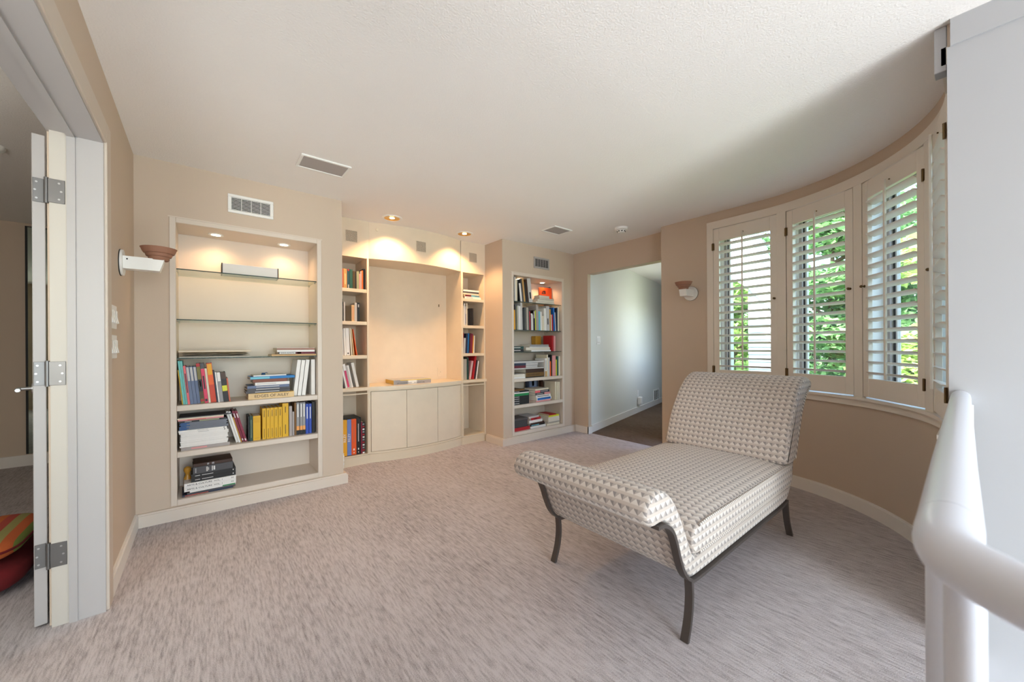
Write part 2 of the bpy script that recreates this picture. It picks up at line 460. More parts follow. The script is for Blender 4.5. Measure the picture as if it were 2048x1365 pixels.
# straight end of the window wall at the hall opening
struct('wall_right_end', MB().box(XW+WT, 4.1, 2.02, 2.141, 0, H), m_wall, 'return of the window wall at the hall opening')

# balcony side: white wall right of the railing, rear wall; two-storey window and open space below added to light the room
w = MB()
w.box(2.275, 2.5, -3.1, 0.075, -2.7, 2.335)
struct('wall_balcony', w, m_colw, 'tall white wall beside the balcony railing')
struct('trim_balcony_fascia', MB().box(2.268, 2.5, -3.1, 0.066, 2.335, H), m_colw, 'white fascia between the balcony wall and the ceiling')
struct('trim_balcony_block', MB().bbox(2.30, 2.36, 0.076, 0.11, 2.26, 2.438, .002), m_colw, 'small white block at the head of the balcony wall')
struct('trim_balcony_joint', MB().box(2.2735, 2.276, -0.208, -0.204, -0.3, 2.335), m_white, 'vertical panel joint in the balcony wall')
w = MB()
w.box(-3.6, -0.30, -3.2, -3.0, -0.2, H)
w.box(-0.30, 2.5, -3.2, -3.0, 2.25, H).box(-0.30, -0.25, -3.2, -3.0, -0.25, 2.25).box(2.2, 2.5, -3.2, -3.0, -2.7, 2.25).box(-0.25, 2.2, -3.2, -3.0, -0.25, 0.15)
w.box(0.40, 0.6, -3.2, -3.0, -2.7, -0.25).box(0.6, 2.2, -3.2, -3.0, -2.7, -2.5)
struct('wall_rear', w, m_wall, 'rear wall with the added two-storey window')
struct('wall_below', MB().box(0.40, 0.50, -3.0, 0.09, -2.7, -0.25).box(0.50, 2.275, -0.01, 0.09, -2.7, -0.25), m_colw, 'white walls of the added open space below the balcony')
struct('floor_below', MB().box(0.40, 2.5, -3.1, 0.09, -2.75, -2.7), m_carpet, 'carpeted floor of the added space below the balcony')
wr = thing('window_5', None, None, (0.97, -3.1, 0.15)); tag(wr, 'added unseen tall window behind the balcony', None, None, 'structure')  # assumed rear opening, added to carry the main room light
f = MB(); f.box(-0.25, 2.2, -3.12, -3.06, 0.15, 0.21).box(-0.25, 2.2, -3.12, -3.06, 2.19, 2.25).box(-0.25, -0.19, -3.12, -3.06, .21, 2.19).box(2.14, 2.2, -3.12, -3.06, .21, 2.19).box(0.95, 1.0, -3.12, -3.06, .21, 2.19)
f.build('frame', m_white, wr)
MB().box(-0.19, 2.14, -3.10, -3.095, .21, 2.19).build('pane', m_glass, wr)
wr = thing('window_8', None, None, (1.4, -3.1, -2.5)); tag(wr, 'added unseen tall window of the space below the balcony', None, None, 'structure')  # unseen lower opening, added so light reaches the ceiling from below
f = MB(); f.box(0.6, 2.2, -3.12, -3.06, -2.5, -2.44).box(0.6, 2.2, -3.12, -3.06, -0.31, -0.25).box(0.6, 0.66, -3.12, -3.06, -2.44, -0.31).box(2.14, 2.2, -3.12, -3.06, -2.44, -0.31)
f.build('frame', m_white, wr)
MB().box(0.66, 2.14, -3.10, -3.095, -2.44, -0.31).build('pane', m_glass, wr)

# side room behind the doorway
w = MB()
w.box(-3.6, XL-0.16, 6.05, 6.2, 0, H)
w.box(-3.6, -3.45, 0.5, 6.2, 0, H)
w.box(-3.6, -1.95, 0.38, 0.5, 0, H).box(-0.65, XL-0.16, 0.38, 0.5, 0, H).box(-1.95, -0.65, 0.38, 0.5, 0, 0.8).box(-1.95, -0.65, 0.38, 0.5, 2.05, H)
struct('wall_side_room', w, m_wall, 'beige walls of the room beyond the doorway')
w6 = thing('window_6', None, None, (-1.3, 0.44, 0.8)); tag(w6, 'added unseen window of the room beyond the doorway', None, None, 'structure')  # unseen opening, added to go with the side room's fill lamp
MB().box(-1.95, -0.65, 0.41, 0.47, 0.8, 0.86).box(-1.95, -0.65, 0.41, 0.47, 1.99, 2.05).box(-1.95, -1.89, 0.41, 0.47, 0.86, 1.99).box(-.71, -.65, 0.41, 0.47, 0.86, 1.99).build('frame', m_white, w6)
MB().box(-1.89, -.71, 0.43, 0.435, 0.86, 1.99).build('pane', m_glass, w6)
w7 = thing('window_7', None, None, hp(1.9, HW)+(0.95,)); tag(w7, 'window in the side wall of the hall', None, None, 'structure')
fm = MB()
for s0, s1, z0, z1 in ((a0, a1, .95, 1.0), (a0, a1, 2.0, 2.05), (a0, a0+.05, 1.0, 2.0), (a1-.05, a1, 1.0, 2.0)): fm.seg(hp(s0, HW+.03), hp(s1, HW+.03), .05, z0, z1)
fm.build('frame', m_white, w7)
MB().seg(hp(a0+.05, HW+.05), hp(a1-.05, HW+.05), .005, 1.0, 2.0).build('pane', m_glass, w7)

# ------------------------------------------------------------------ baseboards
def base(name, mb, m=None, label=None): return struct(name, mb, m or m_white, label)
b = MB().box(XL, XL+0.016, 2.565, YB-0.03, 0, 0.085).box(XL, XL+0.010, 2.565, YB-0.03, 0.085, 0.094)
base('baseboard_left', b, None, 'white baseboard along the left wall')
b = MB().box(XL+0.016, X2+0.03, YB-0.03, YB-0.0, 0, 0.075).box(XL, X2+0.022, YB-0.022, YB-0.0, 0.075, 0.086).box(X2, X2+0.03, YB, 3.86, 0, 0.075).box(X2, X2+0.022, YB, 3.86, 0.075, 0.086)
base('baseboard_back_left', b, m_shelf, 'painted plinth under the left bookcase wall')
b = MB().box(X4-0.03, X5, YT-0.03, YT, 0, 0.075).box(X4-0.022, X5, YT-0.022, YT, 0.075, 0.086).box(X4-0.03, X4, YT, 3.85, 0, 0.075).box(X4-0.022, X4, YT, 3.85, 0.075, 0.086)
base('baseboard_back_right', b, m_shelf, 'painted plinth under the right bookcase wall')
base('baseboard_hall_side', MB().box(X5-0.016, X5, 3.275, YT-0.03, 0, 0.09).box(X5-.016, X5+.06, 3.274, 3.29, 0, .09), None, 'short white baseboard beside the hall opening')
base('baseboard_hall', MB().seg(hp(5, 0.016), hp(0.085, 0.016), 0.016, 0, 0.10), None, 'white baseboard along the angled hall wall')
b = MB(); q0 = path(S0, S1, -0.016); q1 = path(S0, S1, 0); b.ring(q0, q1, 0, 0.085)
b.ring(path(S0, S1, -0.011), path(S0, S1, 0), 0.085, 0.095)
base('baseboard_right', b, None, 'white baseboard following the curved wall')
base('baseboard_side_room', MB().box(-3.45, XL-0.16, 6.034, 6.05, 0, 0.11), None, 'white baseboard in the room beyond the doorway')

# ------------------------------------------------------------------ door casing, jamb and the open leaf
w = MB()
w.bbox(XL, XL+0.018, 2.462, 2.555, 0, 2.185, .003).bbox(XL, XL+0.018, 0.90, 2.462, 2.092, 2.185, .003).bbox(XL, XL+0.018, 0.90, 0.99, 0, 2.092, .003)
struct('trim_1', w, m_cas, 'white casing around the doorway')
w = MB()
w.box(XL-0.075, XL+0.008, 2.452, 2.48, 0, 2.085).box(XL-0.10, XL-0.075, 2.447, 2.48, 0, 2.085)
w.box(XL-0.075, XL+0.008, 0.98, 2.48, 2.085, 2.112).box(XL-0.10, XL-0.075, 0.98, 2.48, 2.078, 2.112).box(XL-0.16, XL-0.10, 0.98, 2.48, 2.092, 2.112)
w.box(XL-0.10, XL+0.008, 0.98, 1.006, 0, 2.085)
struct('trim_2', w, m_jamb, 'white door jamb with its stop')
struct('trim_3', MB().box(XL-0.15, XL-0.10, 2.458, 2.48, 0, 2.092), m_reb, 'cream rebate of the door jamb')
dr = thing('door_1', None, None, (-0.516, 2.486, 0.012), (0, 0, R(12.2)), local=True); tag(dr, 'white door leaf standing open seen on its hinge edge', None, None, 'structure')
# local: x to the left face (negative), y along the leaf
MB().bbox(-0.036, 0.0, 0, 0.70, 0, 2.06, .002).build('leaf', m_jamb, dr, local=True)
def to_leaf(mb):
    """world coordinates to the leaf's own"""
    c_, s_ = math.cos(R(-12.2)), math.sin(R(-12.2))
    mb.v = [((x+.516)*c_-(y-2.486)*s_, (x+.516)*s_+(y-2.486)*c_, z-.012) for x, y, z in mb.v]
    return mb
m_hinge = mat('brushed_hinge_metal', (128, 126, 126), 0.42, metal=0.9)
for k, z in enumerate((0.29, 1.055, 1.825)):
    hg = MB().bbox(-0.034, -0.004, -0.003, 0.0, z-0.05, z+0.05, .001).build('hinge', m_hinge, dr, local=True)
    to_leaf(MB().cyl((-.5085, 2.461, z-.042), .0065, .108, 'Z', 12)).build('knuckle', m_hinge, hg, local=True)
    to_leaf(MB().bbox(-.503, -.456, 2.4545, 2.4575, z-.038, z+.062, .001)).build('jamb_leaf', m_hinge, hg, local=True)
    for dz in (-.034, 0, .034):
        MB().cyl((-0.024 if dz else -0.028, -0.0042, z+dz), .0038, .0014, 'Y', 8).build('screw', m_chrome, hg, local=True)
        to_leaf(MB().cyl((-.472 if dz else -.466, 2.4533, z+dz+.012), .0038, .0014, 'Y', 8)).build('screw', m_chrome, hg, local=True)
hd_ = MB().cyl((-0.036, 0.64, 0.955), 0.026, -0.008, 'X', 20).cyl((-0.044, 0.64, 0.955), 0.009, -0.045, 'X', 12).tube([(-0.085, 0.64, 0.955), (-0.088, 0.60, 0.955), (-0.086, 0.53, 0.955)], 0.009)
hd_.build('lever_handle', m_chrome, dr, local=True, smooth=40)
mr = thing('mirror', 'tall frameless mirror on the far wall of the side room', 'mirror', (-0.95, 6.045, 0.12))
MB().box(-1.37, -0.56, 6.030, 6.048, 0.12, 2.40).build('mirror_glass', m_mirror, mr)
MB().box(-1.385, -1.37, 6.026, 6.05, 0.12, 2.41).box(-1.385, -0.56, 6.026, 6.05, 2.40, 2.41).build('edge_strip', m_black, mr)
cl = thing('ceiling_disc', 'small round fixture on the ceiling of the side room', 'detector', (-1.02, 3.87, H))
MB().lathe((-1.02, 3.87, H-0.03), [(0.0001, 0), (0.04, 0.002), (0.055, 0.012), (0.06, 0.03)]).build('cover', m_plast, cl, smooth=50)

# floor cushions in the doorway
def cushion(name, label, c, half, m, e=2.6, seam=None):
    t = thing(name, label, 'cushion', (c[0], c[1], c[2]-half[2]), group='stacked floor cushions')
    vs, fs, n, k = [], [], 36, 14
    for j in range(k+1):
        ph = -PI/2 + PI*j/k
        for i in range(n):
            th = 2*PI*i/n
            sg = lambda v, p: math.copysign(abs(v)**p, v)
            cx = sg(math.cos(th), 2/5.0); cy = sg(math.sin(th), 2/5.0)
            rr = sg(math.cos(ph), 2/e)
            vs.append((c[0]+half[0]*rr*cx, c[1]+half[1]*rr*cy, c[2]+half[2]*sg(math.sin(ph), 2/3.0)))
    for j in range(k):
        for i in range(n): fs.append((j*n+i, j*n+(i+1)%n, (j+1)*n+(i+1)%n, (j+1)*n+i))
    mb = MB(); mb.add(vs, fs); mb.build('cover', m, t, smooth=60)
    if seam: mb2 = MB(); mb2.tube([vs[(k//2)*n+i] for i in list(range(n))+[0]], 0.006, 6); mb2.build('piping', seam, t, smooth=60)
    return t
m_red = mat('dark_red_textile', (110, 18, 24), 0.9, 0.3, 30)
m_kilim = stripes_mat('kilim_stripes', [(190, 92, 44), (120, 132, 58), (120, 132, 58), (196, 150, 62), (86, 58, 88), (196, 98, 44), (170, 66, 52), (150, 140, 80)], 3.6, 0, 0.95)
cushion('floor_cushion', 'dark red floor cushion on the carpet under the striped one', (-1.02, 3.12, 0.085), (0.34, 0.30, 0.085), m_red)
cushion('floor_cushion', 'striped orange and green woven cushion lying on the dark red one', (-1.02, 3.10, 0.225), (0.33, 0.28, 0.065), m_kilim, seam=m_red)

# ------------------------------------------------------------------ built-in bookcases
def niche_bookcase(name, label, x0, x1, yf, depth, frame_l=True):
    t = thing(name, label, 'bookcase', ((x0+x1)/2, yf, 0.10), group='built-in niche bookcases')
    yb = yf + depth
    MB().box(x0-.02, x1+.02, yb, yb+.012, .10, NZ1+.012).build('back_panel', m_shelf, t)
    MB().box(x0-.02, x0, yf+.004, yb, .10, NZ1+.012).build('side_panel', m_shelf, t)
    MB().box(x1, x1+.02, yf+.004, yb, .10, NZ1+.012).build('side_panel', m_shelf, t)
    MB().box(x0, x1, yf+.004, yb, NZ1, NZ1+.012).build('top_panel', m_shelf, t)
    MB().box(x0, x1, yf+.004, yb, .10, NZ0).build('bottom_panel', m_shelf, t)
    fr = MB()
    fr.bbox(x0-.034, x0, yf-.008, yf+.006, .092, NZ1+.034, .003).bbox(x1, x1+.034, yf-.008, yf+.006, .092, NZ1+.034, .003)
    fr.bbox(x0, x1, yf-.008, yf+.006, NZ1, NZ1+.034, .003).bbox(x0, x1, yf-.008, yf+.006, .092, NZ0, .003)
    fr.box(x0-.040, x1+.040, yf-.003, yf-.0005, NZ1+.0345, NZ1+.042)
    fr.build('face_frame', m_shelf, t)
    for z in (0.775, 0.455):
        s = MB().box(x0, x1, yf+.012, yb, z-.03, z).build('shelf', m_shelf, t)
        MB().bbox(x0, x1, yf-.004, yf+.012, z-.038, z, .003).build('shelf_lip', m_shelf, s)
    for z in (1.724, 1.374, 1.104):
        s = MB().box(x0+.001, x1-.001, yf+.015, yb-.005, z-.008, z).build('glass_shelf', m_gshelf, t)
        MB().box(x0+.001, x1-.001, yf+.0135, yf+.015, z-.0075, z-.0005).build('polished_edge', m_gedge, s)
        for xx in (x0, x1-.01):
            for yy in (yf+.06, yb-.06): MB().cyl((xx, yy, z-.013), .004, .01, 'X', 8).build('shelf_pin', m_chrome, s)
    return t
niche_bookcase('built_in_bookcase', 'lit built-in bookcase with three glass shelves beside the left wall', NX0, NX1, YB, 0.335)
niche_bookcase('built_in_bookcase', 'lit built-in bookcase crowded with books beside the hall opening', RX0, RX1, YT, 0.345)

def puck(loc, label, power=7.0):
    t = thing('recessed_puck_light', label, 'light', loc, group='puck lights in the bookcase niches')
    MB().lathe(loc, [(0.030, -0.004), (0.046, -0.005), (0.048, 0.0), (0.030, 0.0)], close=False).build('trim_ring', m_plast, t, smooth=40)
    MB().cyl((loc[0], loc[1], loc[2]-0.0035), 0.030, 0.003, 'Z', 24).build('lens', m_bulb, t)
    o = light('puck_lamp', 'SPOT', (0, 0, -0.012), (0, 0, -1), power, (1.0, 0.62, 0.34), spot_size=R(150), spot_blend=0.9, shadow_soft_size=0.03)
    o.parent = t
puck((0.077, 3.663, NZ1), 'glowing round puck light in left niche ceiling, nearest the terracotta wall lamp')
puck((0.527, 3.672, NZ1), 'glowing round puck light in left niche ceiling, nearest the curved cabinet')
puck((3.136, 3.714, NZ1), 'glowing puck light in right niche ceiling above the upright books')
puck((3.577, 3.739, NZ1), 'glowing puck light in right niche ceiling above the orange book')

# centre unit with a bowed front
BX0, BX1, BYE, SAG = 1.30, 2.385, 3.895, 0.095
_hw = (BX1-BX0)/2; BR = (_hw**2+SAG**2)/(2*SAG); BCX = (BX0+BX1)/2; BCY = BYE-SAG+BR
def bow(x0, x1, off=0.0, n=14):
    """plan points on the bowed front; off>0 towards the room"""
    r = BR + off; pts = []
    for i in range(n+1):
        x = x0 + (x1-x0)*i/n
        pts.append((x, BCY - math.sqrt(r*r-(x-BCX)**2)))
    return pts
cu = thing('built_in_cabinet', 'ivory built-in cabinet with a bowed centre and two narrow shelf bays', 'cabinet', (BCX, YR, 0))
YI = 4.25
ZT = 2.07
# valance across the top: flat over the bays, bowed over the centre
v = MB()
v.box(X2, BX0, YR, YR+.03, ZT, H).box(BX1, X4, YR, YR+.03, ZT, H)
v.ring(bow(BX0, BX1), bow(BX0, BX1, -.03), ZT, H)
v.build('valance', m_creamv, cu, smooth=30)
MB().prism(bow(BX0, BX1, -.03)+[(BX1, YI), (BX0, YI)], ZT, ZT+.02).build('niche_soffit', m_creamv, cu)
MB().box(X2, X4, YI+.0005, YI+.02, .09, H).build('back_panel', m_creamv, cu)
for x in (BX0-.022, BX1):
    MB().box(x, x+.022, YR+.001, YI, .09, .737).build('side_panel', m_creamv, cu); MB().box(x, x+.022, YR+.001, YI, .771, H-.005).build('side_panel', m_creamv, cu)
BAYS = ((0.955, BX0-.022), (BX1+.022, 2.71))
for (a, b_) in BAYS:
    for z0, z1 in ((.09, .737), (.771, H-.005)): MB().box(X2 if a < 1.2 else b_, a if a < 1.2 else X4, YR+.001, YI, z0, z1).build('outer_panel', m_creamv, cu)
    for z in (1.752, 1.428, 1.091):
        s = MB().box(a, b_, YR+.012, YI, z-.028, z).build('bay_shelf', m_cream, cu)
        MB().bbox(a, b_, YR-.002, YR+.012, z-.034, z, .002).build('shelf_lip', m_cream, s)
    fr = MB()
    for (z0, z1) in ((.10, .70), (.775, ZT-.008)):
        fr.bbox(a-.012, a, YR-.006, YR+.004, z0, z1, .002).bbox(b_, b_+.012, YR-.006, YR+.004, z0, z1, .002).bbox(a-.0119, b_+.0119, YR-.006, YR+.004, z1, z1+.012, .002)
    fr.build('bay_frame', m_cream, cu)
    MB().box(a, b_, YR, YI, .085, .10).build('bay_floor', m_cream, cu)
    MB().box(a, b_, YR+.02, YI, ZT, ZT+.01).build('bay_soffit', m_cream, cu)
# kick base
v = MB().box(X2, BX0, YR-.004, YR+.02, 0, .088).box(BX1, X4, YR-.004, YR+.02, 0, .088)
v.ring(bow(BX0, BX1, .004), bow(BX0, BX1, -.02), 0, .088)
v.box(X2, BX0, YR-.010, YR+.02, .080, .088).box(BX1, X4, YR-.010, YR+.02, .080, .088)
v.ring(bow(BX0, BX1, .010), bow(BX0, BX1, -.02), .080, .088)
v.build('kick_base', m_cream, cu, smooth=30)
# carcass behind the doors and the three curved doors
v = MB(); v.ring(bow(BX0, BX1, -.026), bow(BX0, BX1, -.034), .088, .735); v.build('carcass_front', m_dark, cu)
v = MB(); v.ring(bow(BX0, BX0+.012), bow(BX0, BX0+.012, -.03), .088, .735); v.ring(bow(BX1-.012, BX1), bow(BX1-.012, BX1, -.03), .088, .735)
v.ring(bow(BX0, BX1), bow(BX0, BX1, -.03), .088, .108); v.ring(bow(BX0, BX1), bow(BX0, BX1, -.03), .722, .738)
v.build('face_frame', m_cream, cu)
dx = [BX0+.0145, 1.661, 2.024, BX1-.0145]
for i in range(3):
    v = MB(); v.ring(bow(dx[i]+.002, dx[i+1]-.002, .002, 6), bow(dx[i]+.002, dx[i+1]-.002, -.016, 6), .112, .718); v.build('door', m_creamv, cu, smooth=30)
# continuous countertop
ct = MB()
ct.prism([(X2, YI), (X2, YR-.022), (BX0, YR-.022)] + bow(BX0, BX1, .018) + [(BX1, YR-.022), (X4, YR-.022), (X4, YI)], .738, .770)
o = ct.build('countertop', m_cream); tag(o, 'long ivory countertop with a bowed front edge under the niche', 'countertop')
def grille(c, label):
    t = thing('speaker_grille', label, 'grille', c, group='pierced grilles of the valance')
    MB().box(-.054, .054, -.003, .0, -.054, .054).build('pierced_panel', m_diam, t, local=True)
    f = MB()
    for (x0, x1, z0, z1) in ((-.058, .058, .054, .058), (-.058, .058, -.058, -.054), (-.058, -.054, -.054, .054), (.054, .058, -.054, .054)): f.box(x0, x1, -.005, 0, z0, z1)
    f.build('rim', m_creamv, t, local=True)
    return t
grille((1.133, YR, 2.266), 'square pierced diamond grille above the left narrow bay')
grille((1.83, bow(1.83, 1.84)[0][1]-.0005, 2.255), 'square pierced diamond grille in the middle of the bowed valance')
grille((2.553, YR, 2.256), 'square pierced diamond grille above the right narrow bay')
t = thing('round_cap', 'tiny round tan cap on the bowed valance', 'cap', (1.379, bow(1.379, 1.4)[0][1], 2.37))
MB().lathe((0, 0, 0), [(.0001, -.004), (.012, -.004), (.016, 0)], 16).build('cap', m_cream, t, local=True); t.rotation_euler = (R(-90), 0, 0)
t = thing('key_plate', 'tiny brass key plate on the niche back panel', 'hardware', (2.281, YI, 1.685))
MB().bbox(-.006, .006, -.004, 0, -.016, .016, .001).build('plate', m_brass, t, local=True)

def plate(c, rotz, wd, ht, gangs, label, name='light_switch', cat='switch', m=m_plast, outlet=False):
    """wall plate; local -y faces the room"""
    t = thing(name, label, cat, c, (0, 0, rotz), local=True)
    MB().bbox(-wd/2, wd/2, -.006, 0, -ht/2, ht/2, .002).build('cover_plate', m, t, local=True)
    if outlet:
        MB().bbox(-.017, .017, -.009, -.005, -.033, .033, .002).build('socket', m, t, local=True)
        MB().cyl((0, -.010, 0), .003, .002, 'Y', 8).build('screw', m_black, t, local=True)
    for i in range(gangs):
        x = (i-(gangs-1)/2)*.046
        mb = MB().bbox(x-.016, x+.016, -.012, -.005, -.033, .033, .002)
        mb.add([(x-.014, -.012, .0), (x+.014, -.012, .0), (x+.014, -.018, -.03), (x-.014, -.018, -.03), (x-.014, -.012, -.032), (x+.014, -.012, -.032)], [(0,1,2,3), (3,2,5,4), (0,3,4), (1,5,2)])
        mb.build('rocker', m, t, local=True)
    return t
plate((2.294, YI, 0.858), 0, .075, .11, 0, 'ivory outlet plate on the niche back above the countertop', 'wall_outlet', 'outlet', m_creamv, True)
plate((XL, 2.68, 1.328), R(90), .205, .116, 4, 'upper of the two white multi-gang switch plates beside the doorway')
plate((XL, 2.68, 1.180), R(90), .205, .116, 4, 'lower of the two white multi-gang switch plates beside the doorway')
ha = math.atan2(hd.y, hd.x)
def hpt(s, z): p = hp(s); return (p[0], p[1], z)
plate(hpt(.335, 1.25), ha, .115, .116, 2, 'white double switch plate on the hall wall')
t = plate(hpt(2.0, .335), ha, .075, .115, 0, 'white outlet with plug-in device low on the hall wall', 'wall_outlet', 'outlet', m_plast, True)
MB().bbox(-.045, .045, -.075, -.006, -.19, -.06, .012).build('plug_in_device', m_plast, t, local=True)
MB().tube([(0, -.03, -.19), (.01, -.04, -.215), (.03, -.035, -.205), (.04, -.03, -.18)], .004, 6).build('cord', m_plast, t, local=True)

def vent(c, rot, wd, ht, nsl, label, nv=1, frame=m_plast, fw=.022, name='air_vent'):
    t = thing(name, label, 'vent', c, rot, local=True)
    MB().box(-wd/2+.01, wd/2-.01, -.002, .0, -ht/2+.01, ht/2-.01).build('backing', m_dark, t, local=True)
    f = MB()
    for x0, x1, z0, z1 in ((-wd/2, wd/2, ht/2-fw, ht/2), (-wd/2, wd/2, -ht/2, -ht/2+fw), (-wd/2, -wd/2+fw, -ht/2+fw, ht/2-fw), (wd/2-fw, wd/2, -ht/2+fw, ht/2-fw)):
        f.bbox(x0, x1, -.012, 0, z0, z1, .003)
    f.build('frame', frame, t, local=True)
    me = MB().add([(-wd/2+fw, -.010, -.002), (wd/2-fw, -.010, -.002), (wd/2-fw, -.004, -.001), (-wd/2+fw, -.004, -.001), (-wd/2+fw, -.010, .0012), (wd/2-fw, -.010, .0012), (wd/2-fw, -.004, .002), (-wd/2+fw, -.004, .002)],
                  [(0,1,2,3), (7,6,5,4), (0,4,5,1), (1,5,6,2), (2,6,7,3), (3,7,4,0)]).mesh('slat'); me.materials.append(frame)
    ih = ht-2*fw
    for i in range(nsl): share(me, 'slat', t, (0, 0, -ih/2+ih*(i+.5)/nsl))
    for i in range(nv):
        x = (-1 + 2*(i+1)/(nv+1))*(wd/2-fw)
        MB().box(x-.0015, x+.0015, -.0115, -.004, -ih/2, ih/2).build('divider', frame, t, local=True)
    return t
vent((.285, YB, 2.238), (0, 0, 0), .285, .137, 9, 'white louvred air vent in the wall above the left bookcase', 3)
vent((3.366, YT, 2.232), (0, 0, 0), .272, .142, 8, 'small grey louvred air vent above the right bookcase', 4, m_grayv)
vent(hpt(3.1, .18), (0, 0, ha), .36, .26, 10, 'white return vent low on the hall wall', 2)
def ceil_grille(x0, x1, y0, y1, label):
    t = thing('ceiling_grille', label, 'grille', ((x0+x1)/2, (y0+y1)/2, H), group='grey ceiling grilles')
    f = MB(); z = H
    for (a, b_, c, d) in ((x0, x1, y0, y0+.018), (x0, x1, y1-.018, y1), (x0, x0+.018, y0+.018, y1-.018), (x1-.018, x1, y0+.018, y1-.018)): f.bbox(a, b_, c, d, z-.010, z, .003)
    f.build('frame', m_plast, t)
    MB().box(x0+.018, x1-.018, y0+.018, y1-.018, z-.006, z).build('mesh_panel', m_grayv, t)
ceil_grille(.50, .815, 2.775, 2.985, 'rectangular grey grille in the ceiling in front of the left bookcase')
ceil_grille(2.865, 3.14, 2.80, 3.01, 'square grey grille in the ceiling in front of the right bookcase')
t = thing('smoke_detector', 'round white smoke detector on the ceiling near the hall opening', 'detector', (3.49, 2.42, H))
MB().lathe((3.49, 2.42, H), [(.0001, -.055), (.03, -.055), (.036, -.050), (.044, -.030), (.058, -.028), (.066, -.02), (.068, 0)]).build('housing', m_plast, t, smooth=35)
s = MB()
for k in range(8):
    a = 2*PI*k/8; s.box(3.49+.038*math.cos(a)-.006, 3.49+.038*math.cos(a)+.006, 2.42+.038*math.sin(a)-.006, 2.42+.038*math.sin(a)+.006, H-.046, H-.036)
s.build('vent_slot', m_black, t)

def can_light(x, y, label):
    t = thing('recessed_downlight', label, 'light', (x, y, H), group='gold ceiling downlights')
    MB().lathe((x, y, H), [(.072, -.001), (.075, -.006), (.094, -.006), (.098, 0)], close=False).build('trim_ring', m_plast, t, smooth=30)
    MB().lathe((x, y, H), [(.0735, -.0045), (.068, -.0015), (.045, -.0008), (.0001, -.0006)], close=False).build('reflector', m_gold, t, smooth=60)
    MB().lathe((x, y, H), [(.0001, -.003), (.022, -.003), (.024, -.001)], 20).build('lamp', m_bulb, t)
    o = light('downlight_lamp', 'SPOT', (0, 0, -.03), (0, .05, -1), 35, (1.0, .60, .29), spot_size=R(122), spot_blend=.5, shadow_soft_size=.045)
    o.parent = t
can_light(1.443, 3.632, 'gold recessed ceiling downlight above the left end of the bowed cabinet')
can_light(2.280, 3.640, 'gold recessed ceiling downlight above the right end of the bowed cabinet')

# ------------------------------------------------------------------ terracotta wall lamps
def sconce(c, rotz, label):
    """local +x points away from the wall"""
    t = thing('wall_lamp', label, 'lamp', c, (0, 0, rotz), local=True, group='terracotta wall lamps')
    MB().cyl((0, 0, 0), .070, .014, 'X', 36).build('wall_plate', m_plast, t, local=True, smooth=40)
    MB().cyl((0, 0, 0), .072, .004, 'X', 36).build('gasket', m_black, t, local=True)
    arm = [(.012, -.032, -.034), (.012, .032, -.034), (.012, .032, .034), (.012, -.032, .034)]
    n = 8; vs = []
    prof = [(.012, -.034), (.160, -.034), (.180, .034), (.012, .034)]
    mb = MB(); mb.add([(x, -.034, z) for x, z in prof]+[(x, .034, z) for x, z in prof], [(0,1,2,3), (7,6,5,4), (0,4,5,1), (1,5,6,2), (2,6,7,3), (3,7,4,0)])
    mb.build('arm', m_plast, t, local=True)
    MB().cyl((.03, -.035, .018), .004, .002, 'Y', 8).build('screw', m_black, t, local=True)
    pr = [(.0001, .030), (.040, .030), (.046, .038), (.046, .050), (.054, .052), (.058, .062), (.057, .068), (.066, .070), (.072, .082), (.076, .094), (.080, .100), (.072, .100), (.050, .06), (.0001, .05)]
    MB().lathe((.155, 0, 0), pr, 36, close=False).build('stepped_bowl', m_terra, t, local=True, smooth=35)
    return t
sconce((XL, 2.945, 1.64), 0, 'terracotta stepped bowl lamp on white arm beside the left bookcase')
sconce((XW, 1.822, 1.690), PI, 'terracotta stepped bowl lamp on round white plate beside the shutters')

# ------------------------------------------------------------------ window trim, windows and shutters
CS, CE = ('y', 1.66), S1
def ringtrim(name, s0, s1, z0, z1, proud, label, depth=0.0):
    mb = MB(); mb.ring(path(s0, s1, -proud), path(s0, s1, depth), z0, z1)
    return struct(name, mb, m_shut, label, smooth=20)
ringtrim('trim_4', CS, CE, 2.283, 2.352, .016, 'white head casing curving over the shutters')
ringtrim('trim_5', CS, CE, .737, .785, .016, 'white apron under the curved window sill')
ringtrim('trim_6', ('y', 1.675), CE, .783, .801, .034, 'white curved window sill', .02)
ringtrim('trim_7', CS, ('y', 1.602), .80, 2.284, .016, 'white side casing of the first shutter')
ringtrim('trim_8', -8.0, -11.4, .80, 2.284, .014, 'white post between the first and second shutters')
ringtrim('trim_9', -36.4, -39.5, .80, 2.284, .014, 'white post between the second and third shutters')
ringtrim('trim_10', -65.9, -70.4, .80, 2.284, .014, 'white post between the third and fourth shutters')
def stn(s, off=0.0):
    return path(s, ('x', 2.0), off)[0] if not (isinstance(s, tuple) and s[0] == 'x') else (s[1], YC-RW-off)
m_louv = m_shut
ORD = ('first', 'second', 'third', 'fourth')
SHL = ('white louvred shutter panel nearest the terracotta wall lamp', 'white louvred shutter panel behind the head of the chaise',
       'white louvred shutter panel with the knob on its left stile', 'white louvred shutter panel partly hidden by the tall white balcony wall')
